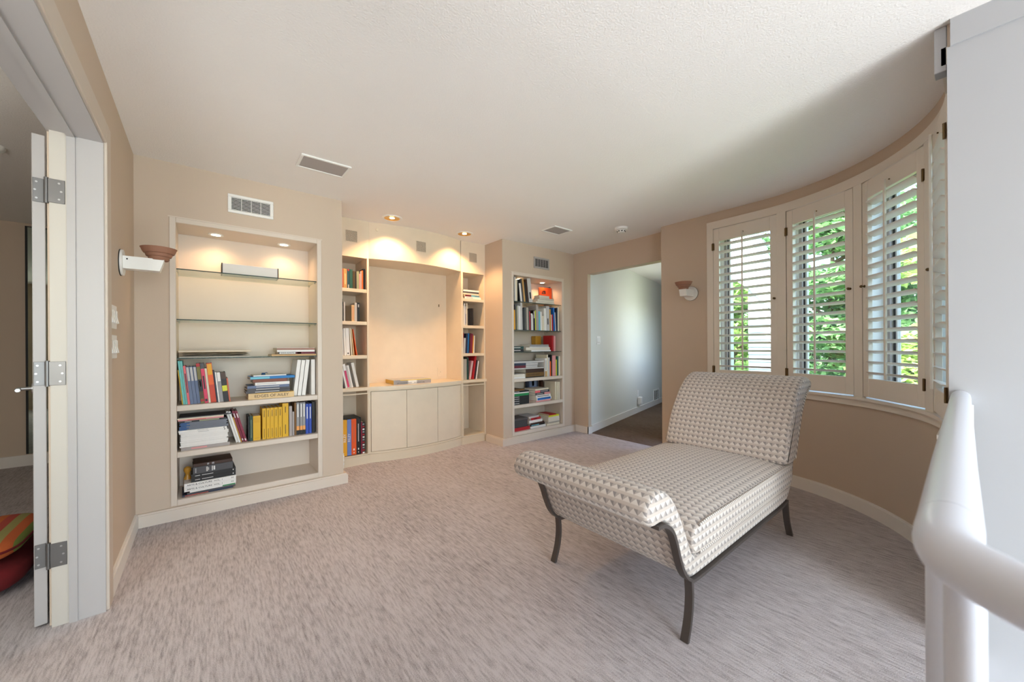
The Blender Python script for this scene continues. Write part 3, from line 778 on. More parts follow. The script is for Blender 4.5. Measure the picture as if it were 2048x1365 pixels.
for k, (sa, sb) in enumerate(WIN):
    A = Vector(stn(sa)); B = Vector(stn(sb)); d = (B-A); L = d.length; d.normalize()
    nrm = Vector((-d.y, d.x))           # outward (left of A->B seen from above is outside)
    if nrm.dot(A - Vector((XC, YC))) < 0: nrm = -nrm
    ang = math.atan2(d.y, d.x)
    # white lining of the opening
    A2, B2 = Vector(stn(sa, WT)), Vector(stn(sb, WT))
    mb = MB()
    mb.prism([tuple(A), tuple(A2), tuple(A2+d*.012), tuple(A+d*.012)], WZ0, WZ1)
    mb.prism([tuple(B), tuple(B2), tuple(B2-d*.012), tuple(B-d*.012)], WZ0, WZ1)
    mb.prism([tuple(A), tuple(A2), tuple(B2), tuple(B)], WZ0-.002, WZ0+.010)
    mb.prism([tuple(A), tuple(A2), tuple(B2), tuple(B)], WZ1-.010, WZ1+.002)
    struct('trim_%d' % (11+k), mb, m_white, 'white reveal lining behind the %s shutter' % ORD[k])
    # window unit near the outer face; local x along, y outward
    cw = (A2+B2)/2; Lw = (B2-A2).length-.03
    wt = thing('window_%d' % (k+1), None, None, (cw.x-nrm.x*.06, cw.y-nrm.y*.06, WZ0+.012), (0, 0, ang), local=True); tag(wt, 'casement window behind the %s shutter' % ORD[k], None, None, 'structure')
    hh = WZ1-WZ0-.026
    def rect(mbx, x0, x1, z0, z1, wd, y0, y1):
        mbx.box(x0, x0+wd, y0, y1, z0, z1).box(x1-wd, x1, y0, y1, z0, z1).box(x0+wd, x1-wd, y0, y1, z0, z0+wd).box(x0+wd, x1-wd, y0, y1, z1-wd, z1)
    a = MB(); rect(a, -Lw/2, Lw/2, 0, hh, .030, -.03, .045); a.build('frame', m_white, wt, local=True)
    a = MB(); rect(a, -Lw/2+.030, Lw/2-.030, .030, hh-.030, .024, -.022, -.010); a.build('screen_frame', m_win, wt, local=True)
    a = MB(); rect(a, -Lw/2+.030, Lw/2-.030, .030, hh-.030, .026, .012, .032); a.build('sash', m_wind, wt, local=True)
    a = MB(); rect(a, -Lw/2+.056, Lw/2-.056, .056, hh-.056, .014, .010, .030); a.build('glazing_bead', m_white, wt, local=True)
    MB().box(-Lw/2+.07, Lw/2-.07, .018, .021, .07, hh-.07).build('pane', m_glass, wt, local=True)
    # shutter; local x from left to right seen from the room, y outward, room side -y
    rt = thing('window_shutter', SHL[k], 'shutter', (A.x+d.x*.003, A.y+d.y*.003, .812), (0, 0, ang), group='louvred shutters of the curved wall', local=True)
    W = L-.006; Hh = 2.275-.812; y0, y1 = -.012, .016; sw = .052
    for x0 in (0, W-sw): MB().bbox(x0, x0+sw, y0, y1, 0, Hh, .002).build('stile', m_shut, rt, local=True)
    MB().bbox(sw, W-sw, y0+.001, y1-.001, 0, .126, .002).build('bottom_rail', m_shut, rt, local=True)
    MB().bbox(sw, W-sw, y0+.001, y1-.001, Hh-.118, Hh, .002).build('top_rail', m_shut, rt, local=True)
    nl = 17; lo, hi = .126, Hh-.118; pitch = (hi-lo)/nl
    lm = MB(); pr = []
    for i in range(10):
        a_ = 2*PI*i/10; pr.append((.031*math.cos(a_), .0052*math.sin(a_)))
    lm.add([(sw+.002, y, z) for y, z in pr]+[(W-sw-.002, y, z) for y, z in pr], [tuple(range(10))[::-1], tuple(range(10, 20))]+[(i, (i+1)%10, 10+(i+1)%10, 10+i) for i in range(10)])
    me = lm.mesh('louver', smooth=50); me.materials.append(m_shut)
    tilt = (R(-15), R(-17), R(-21), R(-19))[k]
    for i in range(nl): share(me, 'louver', rt, (0, .002, lo+pitch*(i+.5)), (tilt, 0, 0))
    MB().bbox(W/2-.006, W/2+.006, -.046, -.034, lo+.01, hi+.045, .002).build('tilt_rod', m_shut, rt, local=True)
    left_hinge = k < 2
    kx = W-.020 if left_hinge else .020
    kn = MB().cyl((kx, y0, .755), .009, -.003, 'Y', 16).cyl((kx, y0-.003, .755), .004, -.012, 'Y', 12)
    kn.lathe((0, 0, 0), [], 3, False) if False else None
    ks = []
    for i in range(7):
        a_ = -PI/2+PI*i/6; ks.append((max(.0001, .0095*math.cos(a_)), .0095*math.sin(a_)))
    kb = MB().lathe((0, 0, 0), ks, 16)
    kn.add([(kx+x, y0-.020+z, .755+y) for x, y, z in kb.v], kb.f)
    kn.build('knob', m_brass, rt, local=True, smooth=50)
    hx = -.001 if left_hinge else W+.001
    for z in (.13, Hh-.165):
        MB().cyl((hx, y0-.006, z-.035), .0055, .07, 'Z', 10).box(hx-.012, hx+.012, y0-.005, y0-.001, z-.033, z+.033).build('hinge', m_brass, rt, local=True)
    MB().cyl((W*.5, y0, Hh-.075), .004, -.006, 'Y', 8).build('hook_peg', m_brass, rt, local=True)

# ------------------------------------------------------------------ chaise longue
def smooth_path(pts, n=6):
    """Catmull-Rom through the points"""
    o = []
    P = [Vector(p) for p in pts]; P = [P[0]*2-P[1]] + P + [P[-1]*2-P[-2]]
    for i in range(1, len(P)-2):
        for k in range(n):
            t = k/n
            o.append(0.5*((2*P[i]) + (P[i+1]-P[i-1])*t + (2*P[i-1]-5*P[i]+4*P[i+1]-P[i+2])*t*t + (3*P[i]-P[i-1]-3*P[i+1]+P[i+2])*t**3))
    o.append(P[-2]); return o
def closed_smooth(pts, n=5):
    P = [Vector(p) for p in pts]; m = len(P); o = []
    for i in range(m):
        a, b, c, d = P[i-1], P[i], P[(i+1) % m], P[(i+2) % m]
        for k in range(n):
            t = k/n
            o.append(0.5*((2*b) + (c-a)*t + (2*a-5*b+4*c-d)*t*t + (3*b-a-3*c+d)*t**3))
    return o
def loft(name, prof, y0, y1, rad, m, parent, crown=None, vscale=1.0):
    """extrude a closed XZ profile across Y with rounded ends; UV = metres (u across, v along the profile)"""
    n = len(prof); P = [Vector((p[0], p[1])) for p in prof]
    A = sum(P[i].x*P[(i+1) % n].y-P[(i+1) % n].x*P[i].y for i in range(n))
    if A < 0: P = P[::-1]
    nrm = []
    for i in range(n):
        t = (P[(i+1) % n]-P[i-1]).normalized(); nrm.append(Vector((t.y, -t.x)))
    arcl = [0.0]
    for i in range(n): arcl.append(arcl[-1]+(P[(i+1) % n]-P[i]).length)
    st = []
    for k in range(5):
        a = PI/2*k/4; st.append((y0+rad*(1-math.sin(a)), rad*(1-math.cos(a))))
    st = [(y0+rad*(1-math.cos(PI/2*k/4)), rad*(1-math.sin(PI/2*k/4))) for k in range(5)]
    nm = 8
    mid = [(y0+rad+(y1-y0-2*rad)*k/nm, 0.0) for k in range(1, nm)]
    en = [(y1-(y-y0), e) for y, e in st[::-1]]
    st = st+mid+en
    vs, uvs, fs = [], [], []
    for y, e in st:
        for i in range(n):
            q = P[i]-nrm[i]*e
            z = q.y
            if crown: z += crown(q.x, y, q.y)
            vs.append((q.x, y, z))
    S = len(st)
    for j in range(S-1):
        for i in range(n):
            fs.append((j*n+i, j*n+(i+1) % n, (j+1)*n+(i+1) % n, (j+1)*n+i))
            uvs.append([(st[j][0], arcl[i]), (st[j][0], arcl[i+1]), (st[j+1][0], arcl[i+1]), (st[j+1][0], arcl[i])])
    fs.append(tuple(range(n))[::-1]); uvs.append([(P[i].x, P[i].y) for i in range(n)][::-1])
    fs.append(tuple((S-1)*n+i for i in range(n))); uvs.append([(P[i].x, P[i].y) for i in range(n)])
    me = bpy.data.meshes.new(name)
    off = ROOT_LOC[parent.name]
    me.from_pydata([(a-off[0], b-off[1], c-off[2]) for a, b, c in vs], [], fs)
    ul = me.uv_layers.new(name='UVMap')
    li = 0
    for pi, pl in enumerate(me.polygons):
        for k in range(pl.loop_total): ul.data[pl.loop_start+k].uv = uvs[pi][k]
    # side faces of the rounded ends: use the planar mapping where the surface turns sideways
    for pi, pl in enumerate(me.polygons):
        if abs(pl.normal.y) > 0.62:
            for k in range(pl.loop_total):
                co = me.vertices[me.loops[pl.loop_start+k].vertex_index].co
                ul.data[pl.loop_start+k].uv = (co.x+off[0], co.z+off[2])
    bm = bmesh.new(); bm.from_mesh(me); bmesh.ops.recalc_face_normals(bm, faces=bm.faces[:]); bm.to_mesh(me); bm.free()
    me.shade_smooth(); me.set_sharp_from_angle(angle=R(50))
    me.materials.append(m)
    o = bpy.data.objects.new(name, me); COL.objects.link(o); o.parent = parent; ROOT_LOC[o.name] = off
    return o
ch = thing('chaise_longue', 'patterned chaise longue with a rolled foot and bronze metal legs on the carpet', 'chaise', (2.1, 1.095, 0))
CY0, CY1 = 0.722, 1.472
# metal line under the upholstery
mline = smooth_path([(1.255, .515), (1.310, .508), (1.358, .473), (1.388, .418), (1.412, .354), (1.446, .286), (1.496, .238), (1.56, .222), (1.9, .222), (2.3, .222), (2.60, .223), (2.715, .232)], 5)
for yy in (CY0+.014, CY1-.014):
    MB().tube([(p.x, yy, p.y) for p in mline], 0, flat=(.015, .0065, (0, 1, 0))).build('frame_bar', m_metal, ch, smooth=30)
for yy in (CY0+.014, CY1-.014):
    lp = smooth_path([(1.503, .235), (1.508, .16), (1.496, .08), (1.466, .0)], 5)
    MB().tube([(p.x, yy, p.y) for p in lp], 0, flat=(.0155, .0075, (0, 1, 0))).build('leg', m_metal, ch, smooth=30)
    lp = smooth_path([(2.700, .228), (2.717, .15), (2.745, .075), (2.788, .0)], 5)
    MB().tube([(p.x, yy, p.y) for p in lp], 0, flat=(.0155, .0075, (0, 1, 0))).build('leg', m_metal, ch, smooth=30)
MB().tube([(1.275, CY0+.01, .512), (1.275, CY1-.01, .512)], .006, 8).build('cross_rod', m_metal, ch)
MB().tube([(2.70, CY0+.01, .228), (2.70, CY1-.01, .228)], .008, 8).build('cross_rod', m_metal, ch)
# upholstered base with the rolled foot
outer = [(1.275, .522), (1.318, .516), (1.368, .478), (1.398, .42), (1.421, .358), (1.455, .291), (1.503, .245), (1.56, .231), (1.9, .230), (2.3, .230), (2.655, .232), (2.75, .268), (2.81, .35), (2.845, .45)]
inner = [(2.79, .45), (2.73, .34), (2.66, .318), (2.3, .316), (1.9, .316), (1.60, .316), (1.535, .325), (1.505, .37), (1.470, .440), (1.425, .520), (1.375, .590), (1.315, .632), (1.255, .638), (1.212, .618), (1.190, .580), (1.200, .545), (1.232, .522)]
prof = [(p.x, p.y) for p in closed_smooth(outer+inner, 3)]
loft('base_upholstery', prof, CY0+.004, CY1-.004, .022, m_fab, ch)
# seat cushion
seat = [(1.56, .322), (1.8, .320), (2.2, .320), (2.6, .320), (2.745, .326), (2.785, .36), (2.79, .405), (2.765, .436), (2.6, .446), (2.2, .447), (1.8, .446), (1.60, .442), (1.535, .430), (1.512, .400), (1.518, .345)]
def seat_crown(x, y, z):
    if z < .40: return 0
    fx = max(0, 1-((x-2.15)/.66)**4); fy = max(0, 1-((y-1.097)/.38)**4)
    return .034*fx*fy*min(1, (z-.40)/.04)
sc_ = [(p.x, p.y) for p in closed_smooth(seat, 4)]
so = loft('seat_cushion', sc_, CY0-.004, CY1+.004, .018, m_fab, ch, seat_crown)
def edge_cord(pts, nm='welt_cord'):
    return MB().tube(pts, .0055, 8).build(nm, m_rope, so, smooth=60)
for yy in (CY0-.001, CY1+.001):
    edge_cord([(1.56+i*(2.74-1.56)/16, yy, .4375+(.006 if 0 < i < 16 else 0)) for i in range(17)])
    edge_cord([(1.56+i*(2.74-1.56)/16, yy, .3275) for i in range(17)])
# scrolled backrest
back = [(2.665, .460), (2.690, .452), (2.78, .446), (2.836, .455), (2.870, .52), (2.915, .61), (2.985, .742), (3.07, .832), (3.130, .868), (3.172, .885), (3.182, .915), (3.160, .945), (3.09, .957), (3.01, .938), (2.93, .892), (2.855, .822), (2.785, .735), (2.735, .66), (2.700, .58), (2.672, .50)]
def back_dent(x, y, z):
    # soft horizontal dent across the middle of the back
    g = math.exp(-((z-.78)/.03)**2)*math.exp(-((y-1.1)/.28)**2)
    return -.012*g if x < 2.9 else 0
bp_ = [(p.x, p.y) for p in closed_smooth(back, 4)]
bo = loft('backrest', bp_, CY0-.006, CY1+.006, .024, m_fab, ch, back_dent)
for yy in (CY0+.0, CY1-.0):
    MB().tube([(p.x, yy, p.y) for p in smooth_path([(2.845, .465), (2.885, .55), (2.93, .64), (2.99, .745), (3.075, .832), (3.14, .868), (3.176, .888), (3.184, .915)], 4)], .007, 8).build('welt_cord', m_rope, bo, smooth=60)
    sc2 = MB().tube([(p.x, yy, p.y) for p in smooth_path([(3.150, .905), (3.168, .920), (3.176, .905), (3.165, .893), (3.15, .9)], 3)], .008, 8).build('scroll_knot', m_rope, bo, smooth=60)

# ------------------------------------------------------------------ stair railing
rl = thing('balcony_railing', 'white tubular balcony railing with an elbow in front of the tall white wall', 'railing', (0.567, 0.022, 0))
ex, ey, ez, rr = 0.567, 0.020, 0.963, 0.026
pts = [(2.275, .045, ez), (1.6, .036, ez), (1.0, .028, ez), (.66, .022, ez)]
ep = smooth_path([(.66, .022), (.600, .021), (.568, .012), (.545, -.012), (.520, -.045), (.490, -.10), (.465, -.18)], 6)
el = [(q.x, q.y, ez-.008*min(1, i/20)) for i, q in enumerate(ep)]
el2 = el[-1]
MB().tube(pts, rr, 24).build('top_rail', m_rail, rl, smooth=60)
MB().tube(el, rr, 24).build('elbow', m_rail, rl, smooth=60)
MB().tube([el2, (.45, -.3, el2[2]), (.45, -2.95, el2[2])], rr, 24).build('side_rail', m_rail, rl, smooth=60)
MB().tube([(ex+.025, .010, -.15), (ex+.025, .010, ez-.01)], .0145, 20).build('post', m_rail, rl, smooth=60)
for x in (.77, 1.27, 1.77, 2.2):
    MB().tube([(x, .0245, -.15), (x, .0245, ez-.02)], .0235 if x < 1 else .012, 20).build('baluster', m_rail, rl, smooth=60)

# ------------------------------------------------------------------ books
BM = {}
def bmat(rgb, rough=.5):
    k = tuple(rgb)
    if k not in BM: BM[k] = mat('book_cover_%02x%02x%02x' % k, rgb, rough, .03, 40)
    return BM[k]
C = dict(yellow=(222,172,22), teal=(112,196,192), pink=(232,104,112), slate=(98,112,144), olive=(116,106,44), hotpink=(224,60,96), cream=(226,214,190), fire=(206,62,26),
         navy=(34,44,70), white=(236,232,228), grey=(150,148,150), brown=(70,46,30), rust=(206,100,66), maroon=(134,22,56), green=(18,62,54), black=(26,24,26), dgrey=(74,72,76),
         blue=(44,76,176), orange=(240,100,30), tan=(196,152,92), mustard=(196,142,36), dteal=(20,70,86), forest=(26,84,74), dolive=(74,56,22), sage=(150,154,122), red=(178,26,36),
         periw=(110,134,200), gold=(232,166,20), lgrey=(196,192,190), ltaupe=(168,158,154), skyb=(26,118,186), lime=(214,214,50), aqua=(112,188,206), kraft=(200,160,110), sand=(222,190,140),
         warmb=(122,82,32), wine=(104,22,40), wgreen=(20,130,70), kbrown=(60,32,18), cobalt=(26,100,180), palepink=(222,150,150), stone=(176,166,152))
ORDW = ['first','second','third','fourth','fifth','sixth','seventh','eighth','ninth','tenth','eleventh','twelfth','thirteenth','fourteenth','fifteenth','sixteenth','seventeenth','eighteenth','nineteenth','twentieth','twenty-first','twenty-second','twenty-third','twenty-fourth','twenty-fifth','twenty-sixth','twenty-seventh','twenty-eighth']
def book_parts(t, w, d, h, c, pages=m_pages, bands=(), soft=False):
    """upright book: spine towards -y, thickness w along x, depth d, height h"""
    b = .0015 if soft else .0028
    m = bmat(C[c]) if isinstance(c, str) else bmat(c)
    ov = 0 if soft else .003
    cv = MB().box(0, b, 0, d, 0, h).box(w-b, w, 0, d, 0, h).box(b, w-b, 0, b, 0, h)
    cv.build('cover', m, t, local=True)
    MB().box(b, w-b, b, d-ov, ov, h-ov).build('page_block', pages, t, local=True)
    for (z0, z1, cc, *ins) in bands:
        i0 = ins[0] if ins else 0.0
        MB().box(w*i0, w*(1-i0), -.0006, 0, h*z0, h*z1).build('spine_print', bmat(C[cc] if isinstance(cc, str) else cc), t, local=True)
def upright(x, w, h, c, desc, y, z, d=.2, lean=0.0, place='', idx=0, bands=(), soft=False, kind='book', group=None):
    lab = '%s %s, %s from left %s' % (desc, kind, ORDW[idx], place)
    t = thing('book', lab, 'book', (x, y, z+.0005), (0, -lean, 0), local=True, group=group or 'upright books '+place)
    if lean < 0: t.location.x = x + w*(1-math.cos(lean)) ; t.location.z = z+.0005+w*math.sin(-lean)
    book_parts(t, w, d, h, c, bands=bands, soft=soft)
    return t
def flat(x, w, z, th, c, label, y, d=.22, rot=0.0, soft=False, edge='spine', bands=(), name='book', cat='book'):
    """lying book: spine (or page edge) towards -y"""
    t = thing(name, label, cat, (x, y, z+.0003), (0, 0, rot), local=True, group='books and papers lying flat on the shelves')
    th -= .0006
    b = min(.0025, th*.2) if not soft else min(.0012, th*.15)
    m = bmat(C[c]) if isinstance(c, str) else bmat(c)
    cv = MB().box(0, w, 0, d, 0, b).box(0, w, 0, d, th-b, th)
    if edge == 'spine': cv.box(0, w, 0, b, b, th-b)
    else: cv.box(0, w, d-b, d, b, th-b)
    cv.build('cover', m, t, local=True)
    y0, y1 = (b, d-.003) if edge == 'spine' else (.003, d-b)
    MB().box(.003, w-.003, y0, y1, b, th-b).build('page_block', m_pages, t, local=True)
    for (a, e, cc, *ins) in bands:
        i0 = ins[0] if ins else .12
        MB().box(w*a, w*e, -.0006, 0, th*i0, th*(1-i0)).build('spine_print', bmat(C[cc] if isinstance(cc, str) else cc), t, local=True)
    return t
def row(items, y, z, place, lean=0.0, d=.2, soft=False, kind='book', start=0, sx=None, jit=.02):
    for i, it in enumerate(items):
        x, w, h, c, desc = it[:5]; bands = it[5] if len(it) > 5 else ()
        if sx: x = sx(x); w *= .9636
        ln = it[6] if len(it) > 6 else lean
        upright(x, w*.97, h, c, desc, y+random.uniform(0, jit), z, d*random.uniform(.92, 1.05), ln, place, start+i, bands, soft, kind)
K = 'black'
SPN = lambda c='black': ((.62, .86, c, .3),)

# --- left bookcase, upper painted shelf (leaning row)
PL = 'on the upper painted shelf, left bookcase'
row([(-.118,.005,.244,'yellow','thin mustard'), (-.112,.0115,.307,'teal','tall teal'), (-.0995,.0115,.307,'teal','tall teal'), (-.087,.0125,.273,'pink','coral pink',((.3,.8,K,.3),)),
     (-.0735,.018,.266,'slate','slate blue',((.62,.98,'lgrey',.15),)), (-.0545,.018,.266,'slate','slate blue',((.62,.98,'lgrey',.15),)), (-.0355,.018,.266,'slate','slate blue',((.62,.98,'lgrey',.15),)),
     (-.0165,.021,.287,'olive','olive and dark green',((.05,.1,'red',0),(.12,.3,'dolive',.1),(.3,.6,'black',.0),(.42,.56,'cream',.35),(.92,1,'red',0))), (.0055,.021,.288,'hotpink','hot pink',((.35,.68,K,.3),(.86,1,'dgrey',0),(.04,.1,K,.2))),
     (.0275,.012,.251,'cream','thin cream'), (.0405,.032,.287,'fire','red and orange',((.45,.7,'orange',.05),(.7,.98,'gold',.08))), (.0735,.008,.230,'navy','thin navy'), (.0825,.008,.221,'white','thin white'),
     (.0915,.022,.217,'grey','grey',((.7,1,'white',.1),)), (.1145,.030,.216,'brown','dark brown with yellow band',((.36,.55,'lime',0),(.55,.78,K,0),(.0,.34,K,0))), (.1455,.009,.172,'rust','short rust')],
    YB+.03, .775, PL, lean=R(5.4), d=.19)
PLB = 'on the upper painted shelf, left bookcase, right end'
for i, (x, w, h, ln) in enumerate(((.566,.026,.295,R(-6.5)), (.597,.026,.293,R(-6.5)), (.628,.027,.295,R(-6.5)), (.700,.028,.295,R(0)))):
    t = thing('binder', 'plain white binder, %s from left at right end of upper painted shelf, left bookcase' % ORDW[i], 'binder', (x if ln == 0 else x, YB+.06, .7755 + (w*math.sin(-ln) if ln < 0 else 0)), (0, -ln, 0), local=True, group='white binders')
    book_parts(t, w, .23, h, 'white')
# stack with the cream book below
YS = YB+.03
ST = 'in the middle stack, upper painted shelf, left bookcase'
tb = flat(.262, .306, .775, .045, 'sand', 'thick cream book titled Edges of Ailey at the bottom of middle stack, left bookcase', YS, .22, 0)
text(tb, 'EDGES OF AILEY', .030, bmat(C['brown']), (.153, -.0012, .022), (R(90), 0, 0), sx=1.05)
MB().box(.045, .300, -.0006, 0, .0405, .0435).build('spine_print', bmat(C['yellow']), tb, local=True)
z = .820
for i, (x, w, th, c, desc) in enumerate(((.248,.292,.019,'dgrey','dark grey magazine'), (.256,.285,.019,'dgrey','dark grey magazine'), (.258,.278,.021,'slate','blue-grey magazine'))):
    flat(x, w, z, th, c, '%s, %s from bottom in middle stack, left bookcase' % (desc, ORDW[i+1]), YS+.015, .21, R((-1, 1.5, -.5)[i]), True, bands=((.2,.75,'lgrey',.35),)); z += th
flat(.306, .232, z, .023, 'white', 'white paperback with small print in middle stack, left bookcase', YS+.01, .18, R(1), True, bands=((.05,.6,'lgrey',.35),)); z += .023
flat(.294, .231, z, .026, 'kbrown', 'reddish brown book in middle stack, left bookcase', YS+.012, .19, R(1), True, bands=((0,.98,(134,74,52),.05),)); z += .026
flat(.275, .300, z, .020, 'skyb', 'bright blue folder near the top of middle stack, left bookcase', YS, .20, R(1.5), True, bands=((.0,.42,'aqua',.1),)); z += .020
flat(.296, .222, z, .010, 'white', 'white sheets on top of middle stack, left bookcase', YS+.02, .17, R(2), True); z += .010
t = thing('binder_clip', 'small dark blue clip lying on top of the middle stack', 'clip', (.365, YS+.06, z))
MB().add([(-.014,-.012,.0005),(.014,-.012,.0005),(.014,.012,.0005),(-.014,.012,.0005),(-.010,-.002,.016),(.010,-.002,.016),(.010,.002,.016),(-.010,.002,.016)], [(0,3,2,1),(4,5,6,7),(0,1,5,4),(1,2,6,5),(2,3,7,6),(3,0,4,7)]).tube([(.010,0,.012),(.02,0,.017),(.028,0,.012)], .003, 6).build('clip', bmat((20,70,110)), t, local=True)

# --- left bookcase, lowest glass shelf
ZA = 1.104
t = flat(-.135, .42, ZA, .007, 'lgrey', 'grey folder at the bottom of the paper pile, lowest glass shelf', YB+.05, .25, 0, True, 'pages', name='folder', cat='folder')
t = thing('paper_pile', 'messy pile of clippings and newspapers between two folders on the lowest glass shelf', 'papers', (.07, YB+.06, ZA+.007))
for i in range(7):
    x0 = -.195+random.uniform(0, .025); x1 = .19+random.uniform(-.02, .02); zz = .001+i*.0042
    mb = MB(); n = 14; vs = []
    for k in range(n+1):
        x = x0+(x1-x0)*k/n; dz = .0022*math.sin(k*1.3+i*1.7)*(1 if 0 < i < 6 else .3)
        vs += [(x, random.uniform(-.004, .004), zz+dz), (x, .23, zz+dz*.4), (x, .23, zz+dz*.4+.0012), (x, random.uniform(-.004, .004), zz+dz+.0012)]
    fs = [(4*k+a, 4*k+4+a, 4*k+4+(a+1) % 4, 4*k+(a+1) % 4) for k in range(n) for a in range(4)]+[(0,1,2,3), (4*n+3,4*n+2,4*n+1,4*n)]
    mb.add(vs, fs); mb.build('sheet', bmat([(196,184,160),(210,204,196),(120,104,84),(222,214,200),(160,140,112),(206,196,180),(140,120,96)][i]), t, local=True)
flat(-.14, .425, ZA+.0385, .012, 'sand', 'cream folder on top of the paper pile on the lowest glass shelf', YB+.05, .24, R(-.6), True, 'pages', name='folder', cat='folder')
t0 = flat(.415, .318, ZA, .015, 'kraft', 'wide tan book at the bottom of small stack, lowest glass shelf, left bookcase', YB+.035, .24, 0, True)
t1 = flat(.462, .268, ZA+.015, .018, 'black', 'book with white label reading Dana Schutz on the lowest glass shelf', YB+.035, .22, 0, True, bands=((.45,.98,'wine',.05), (.48,.6,'mustard',.2)))
MB().box(.006, .118, -.0008, 0, .003, .0145).build('spine_label', bmat(C['white']), t1, local=True)
text(t1, 'DANA SCHUTZ', .0135, bmat(C['navy']), (.062, -.0012, .0088), (R(90), 0, 0))
flat(.452, .270, ZA+.033, .014, 'white', 'white paperback, third from bottom of small stack, lowest glass shelf, left bookcase', YB+.035, .22, 0, True)
flat(.450, .272, ZA+.047, .018, 'white', 'white book with brown cover on top of small stack, lowest glass shelf', YB+.035, .22, R(.4), True, bands=((0,1,(150,104,84),.9),))
# --- left bookcase, top glass shelf: long white box
t = thing('storage_box', 'long low white box with dark ends on the top glass shelf', 'box', (.29, 3.60, 1.724))
MB().bbox(.112, .466, 3.56, 3.66, 1.7245, 1.808, .003).build('body', m_white, t)
for x in (.106, .466): MB().bbox(x, x+.006, 3.559, 3.661, 1.7245, 1.809, .001).build('end_strip', bmat((60,44,36)), t)

# --- left bookcase, lower painted shelf
z = .455
LC = 'in the tall magazine stack, lower painted shelf, left bookcase'
flat(-.125, .272, z, .022, 'ltaupe', 'pinkish grey magazines at the bottom of tall stack, lower painted shelf', YB+.022, .21, R(.6), True, bands=((.2,.52,'palepink',.25),)); z += .022
for i in range(9):
    flat(-.128+random.uniform(-.004, .005), .262+random.uniform(-.006, .006), z, .0105, 'white', 'white magazine, %s from bottom of white run in tall stack, left bookcase' % ORDW[i], YB+.025+random.uniform(0, .006), .205, R(random.uniform(-.5, .5)), True); z += .0105
flat(-.135, .268, z, .0125, 'white', 'white journal with black dots, lower of two in tall stack, left bookcase', YB+.022, .21, 0, True, bands=((.38,.6,'grey',.4), (.93,.955,K,.25))); z += .0125
flat(-.138, .268, z, .0125, 'white', 'white journal with black dots, upper of two in tall stack, left bookcase', YB+.022, .21, 0, True, bands=((.38,.6,'grey',.4), (.93,.955,K,.25))); z += .0125
for i in range(6):
    flat(-.130+random.uniform(-.005, .006), .262+(.012 if i < 2 else 0), z, .0088, (112, 116, 128), 'blue-grey magazine, %s from bottom of grey run in tall stack, left bookcase' % ORDW[i], YB+.028, .205, R(random.uniform(-.5, .5)), True, bands=((0,.15+.04*(i%2),(38,84,140),.02),)); z += .0088
flat(-.136, .262, z, .013, 'black', 'black magazine with picture spine near top of tall stack, left bookcase', YB+.024, .2, R(.5), True, bands=((.42,.85,'sage',.15), (.12,.26,'lgrey',.35))); z += .013
flat(-.140, .252, z, .011, 'palepink', 'pink and orange magazine near the top of tall stack, left bookcase', YB+.024, .2, R(.5), True, bands=((.2,.6,'rust',.3),)); z += .011
flat(-.143, .256, z, .009, 'cream', 'cream magazine, second from the top of tall stack, left bookcase', YB+.022, .2, R(.3), True); z += .009
flat(-.136, .300, z, .006, 'dgrey', 'dark thin folder on the very top of tall stack, left bookcase', YB+.022, .21, R(.2), True); z += .006
PC = 'on the lower painted shelf, left bookcase'
row([(.188,.013,.247,'white','slim white'), (.2025,.013,.247,'white','slim white'), (.217,.006,.200,'mustard','thin patterned'), (.2245,.015,.247,'maroon','maroon',((.78,.92,'white',.3), (.04,.1,'white',.25))), (.2415,.015,.247,'maroon','maroon',((.78,.92,'white',.3), (.04,.1,'white',.25)))],
    YB+.05, .455, PC, lean=R(14.5), d=.17)
row([(.262,.008,.190,'black','short black'), (.272,.019,.192,'green','short dark green',((.12,.85,'sage',.42),)), (.293,.050,.189,'yellow','short wide yellow',((.08,.10,'mustard',.15), (.72,.94,(214,162,16),.1))),
     (.353,.025,.241,'yellow','yellow',((.72,.94,'dolive',.42), (.04,.34,'dolive',.44))), (.380,.025,.241,'yellow','yellow',((.72,.94,'dolive',.42), (.04,.34,'dolive',.44))), (.406,.025,.241,'yellow','yellow',((.72,.94,'dolive',.42), (.04,.34,'dolive',.44))),
     (.432,.026,.241,'yellow','yellow',((.72,.94,'dolive',.42), (.04,.34,'dolive',.44))), (.460,.026,.241,'yellow','yellow',((.72,.94,'dolive',.42), (.04,.34,'dolive',.44))), (.488,.043,.268,'yellow','tallest thick yellow',((.72,.9,'dolive',.44), (.08,.36,'dolive',.44))),
     (.535,.021,.241,'ltaupe','taupe'), (.558,.013,.193,'ltaupe','short taupe'), (.573,.013,.266,'warmb','brown marbled'), (.588,.021,.264,'grey','grey with orange label',((.14,.27,(240,164,88),0), (.0,.14,'black',0), (.55,.95,'white',.3))),
     (.6125,.019,.263,'grey','grey with orange label',((.14,.27,(240,164,88),0), (.0,.14,'black',0), (.55,.95,'white',.3))), (.6335,.019,.263,'grey','grey with orange label',((.14,.27,(240,164,88),0), (.0,.14,'black',0), (.55,.95,'white',.3))),
     (.655,.022,.247,'blue','royal blue',((.5,.9,'white',.35),)), (.680,.019,.246,'blue','royal blue',((.5,.9,'white',.35),)), (.702,.022,.260,'black','tall black')],
    YB+.05, .455, PC, d=.17, start=5, jit=.004)

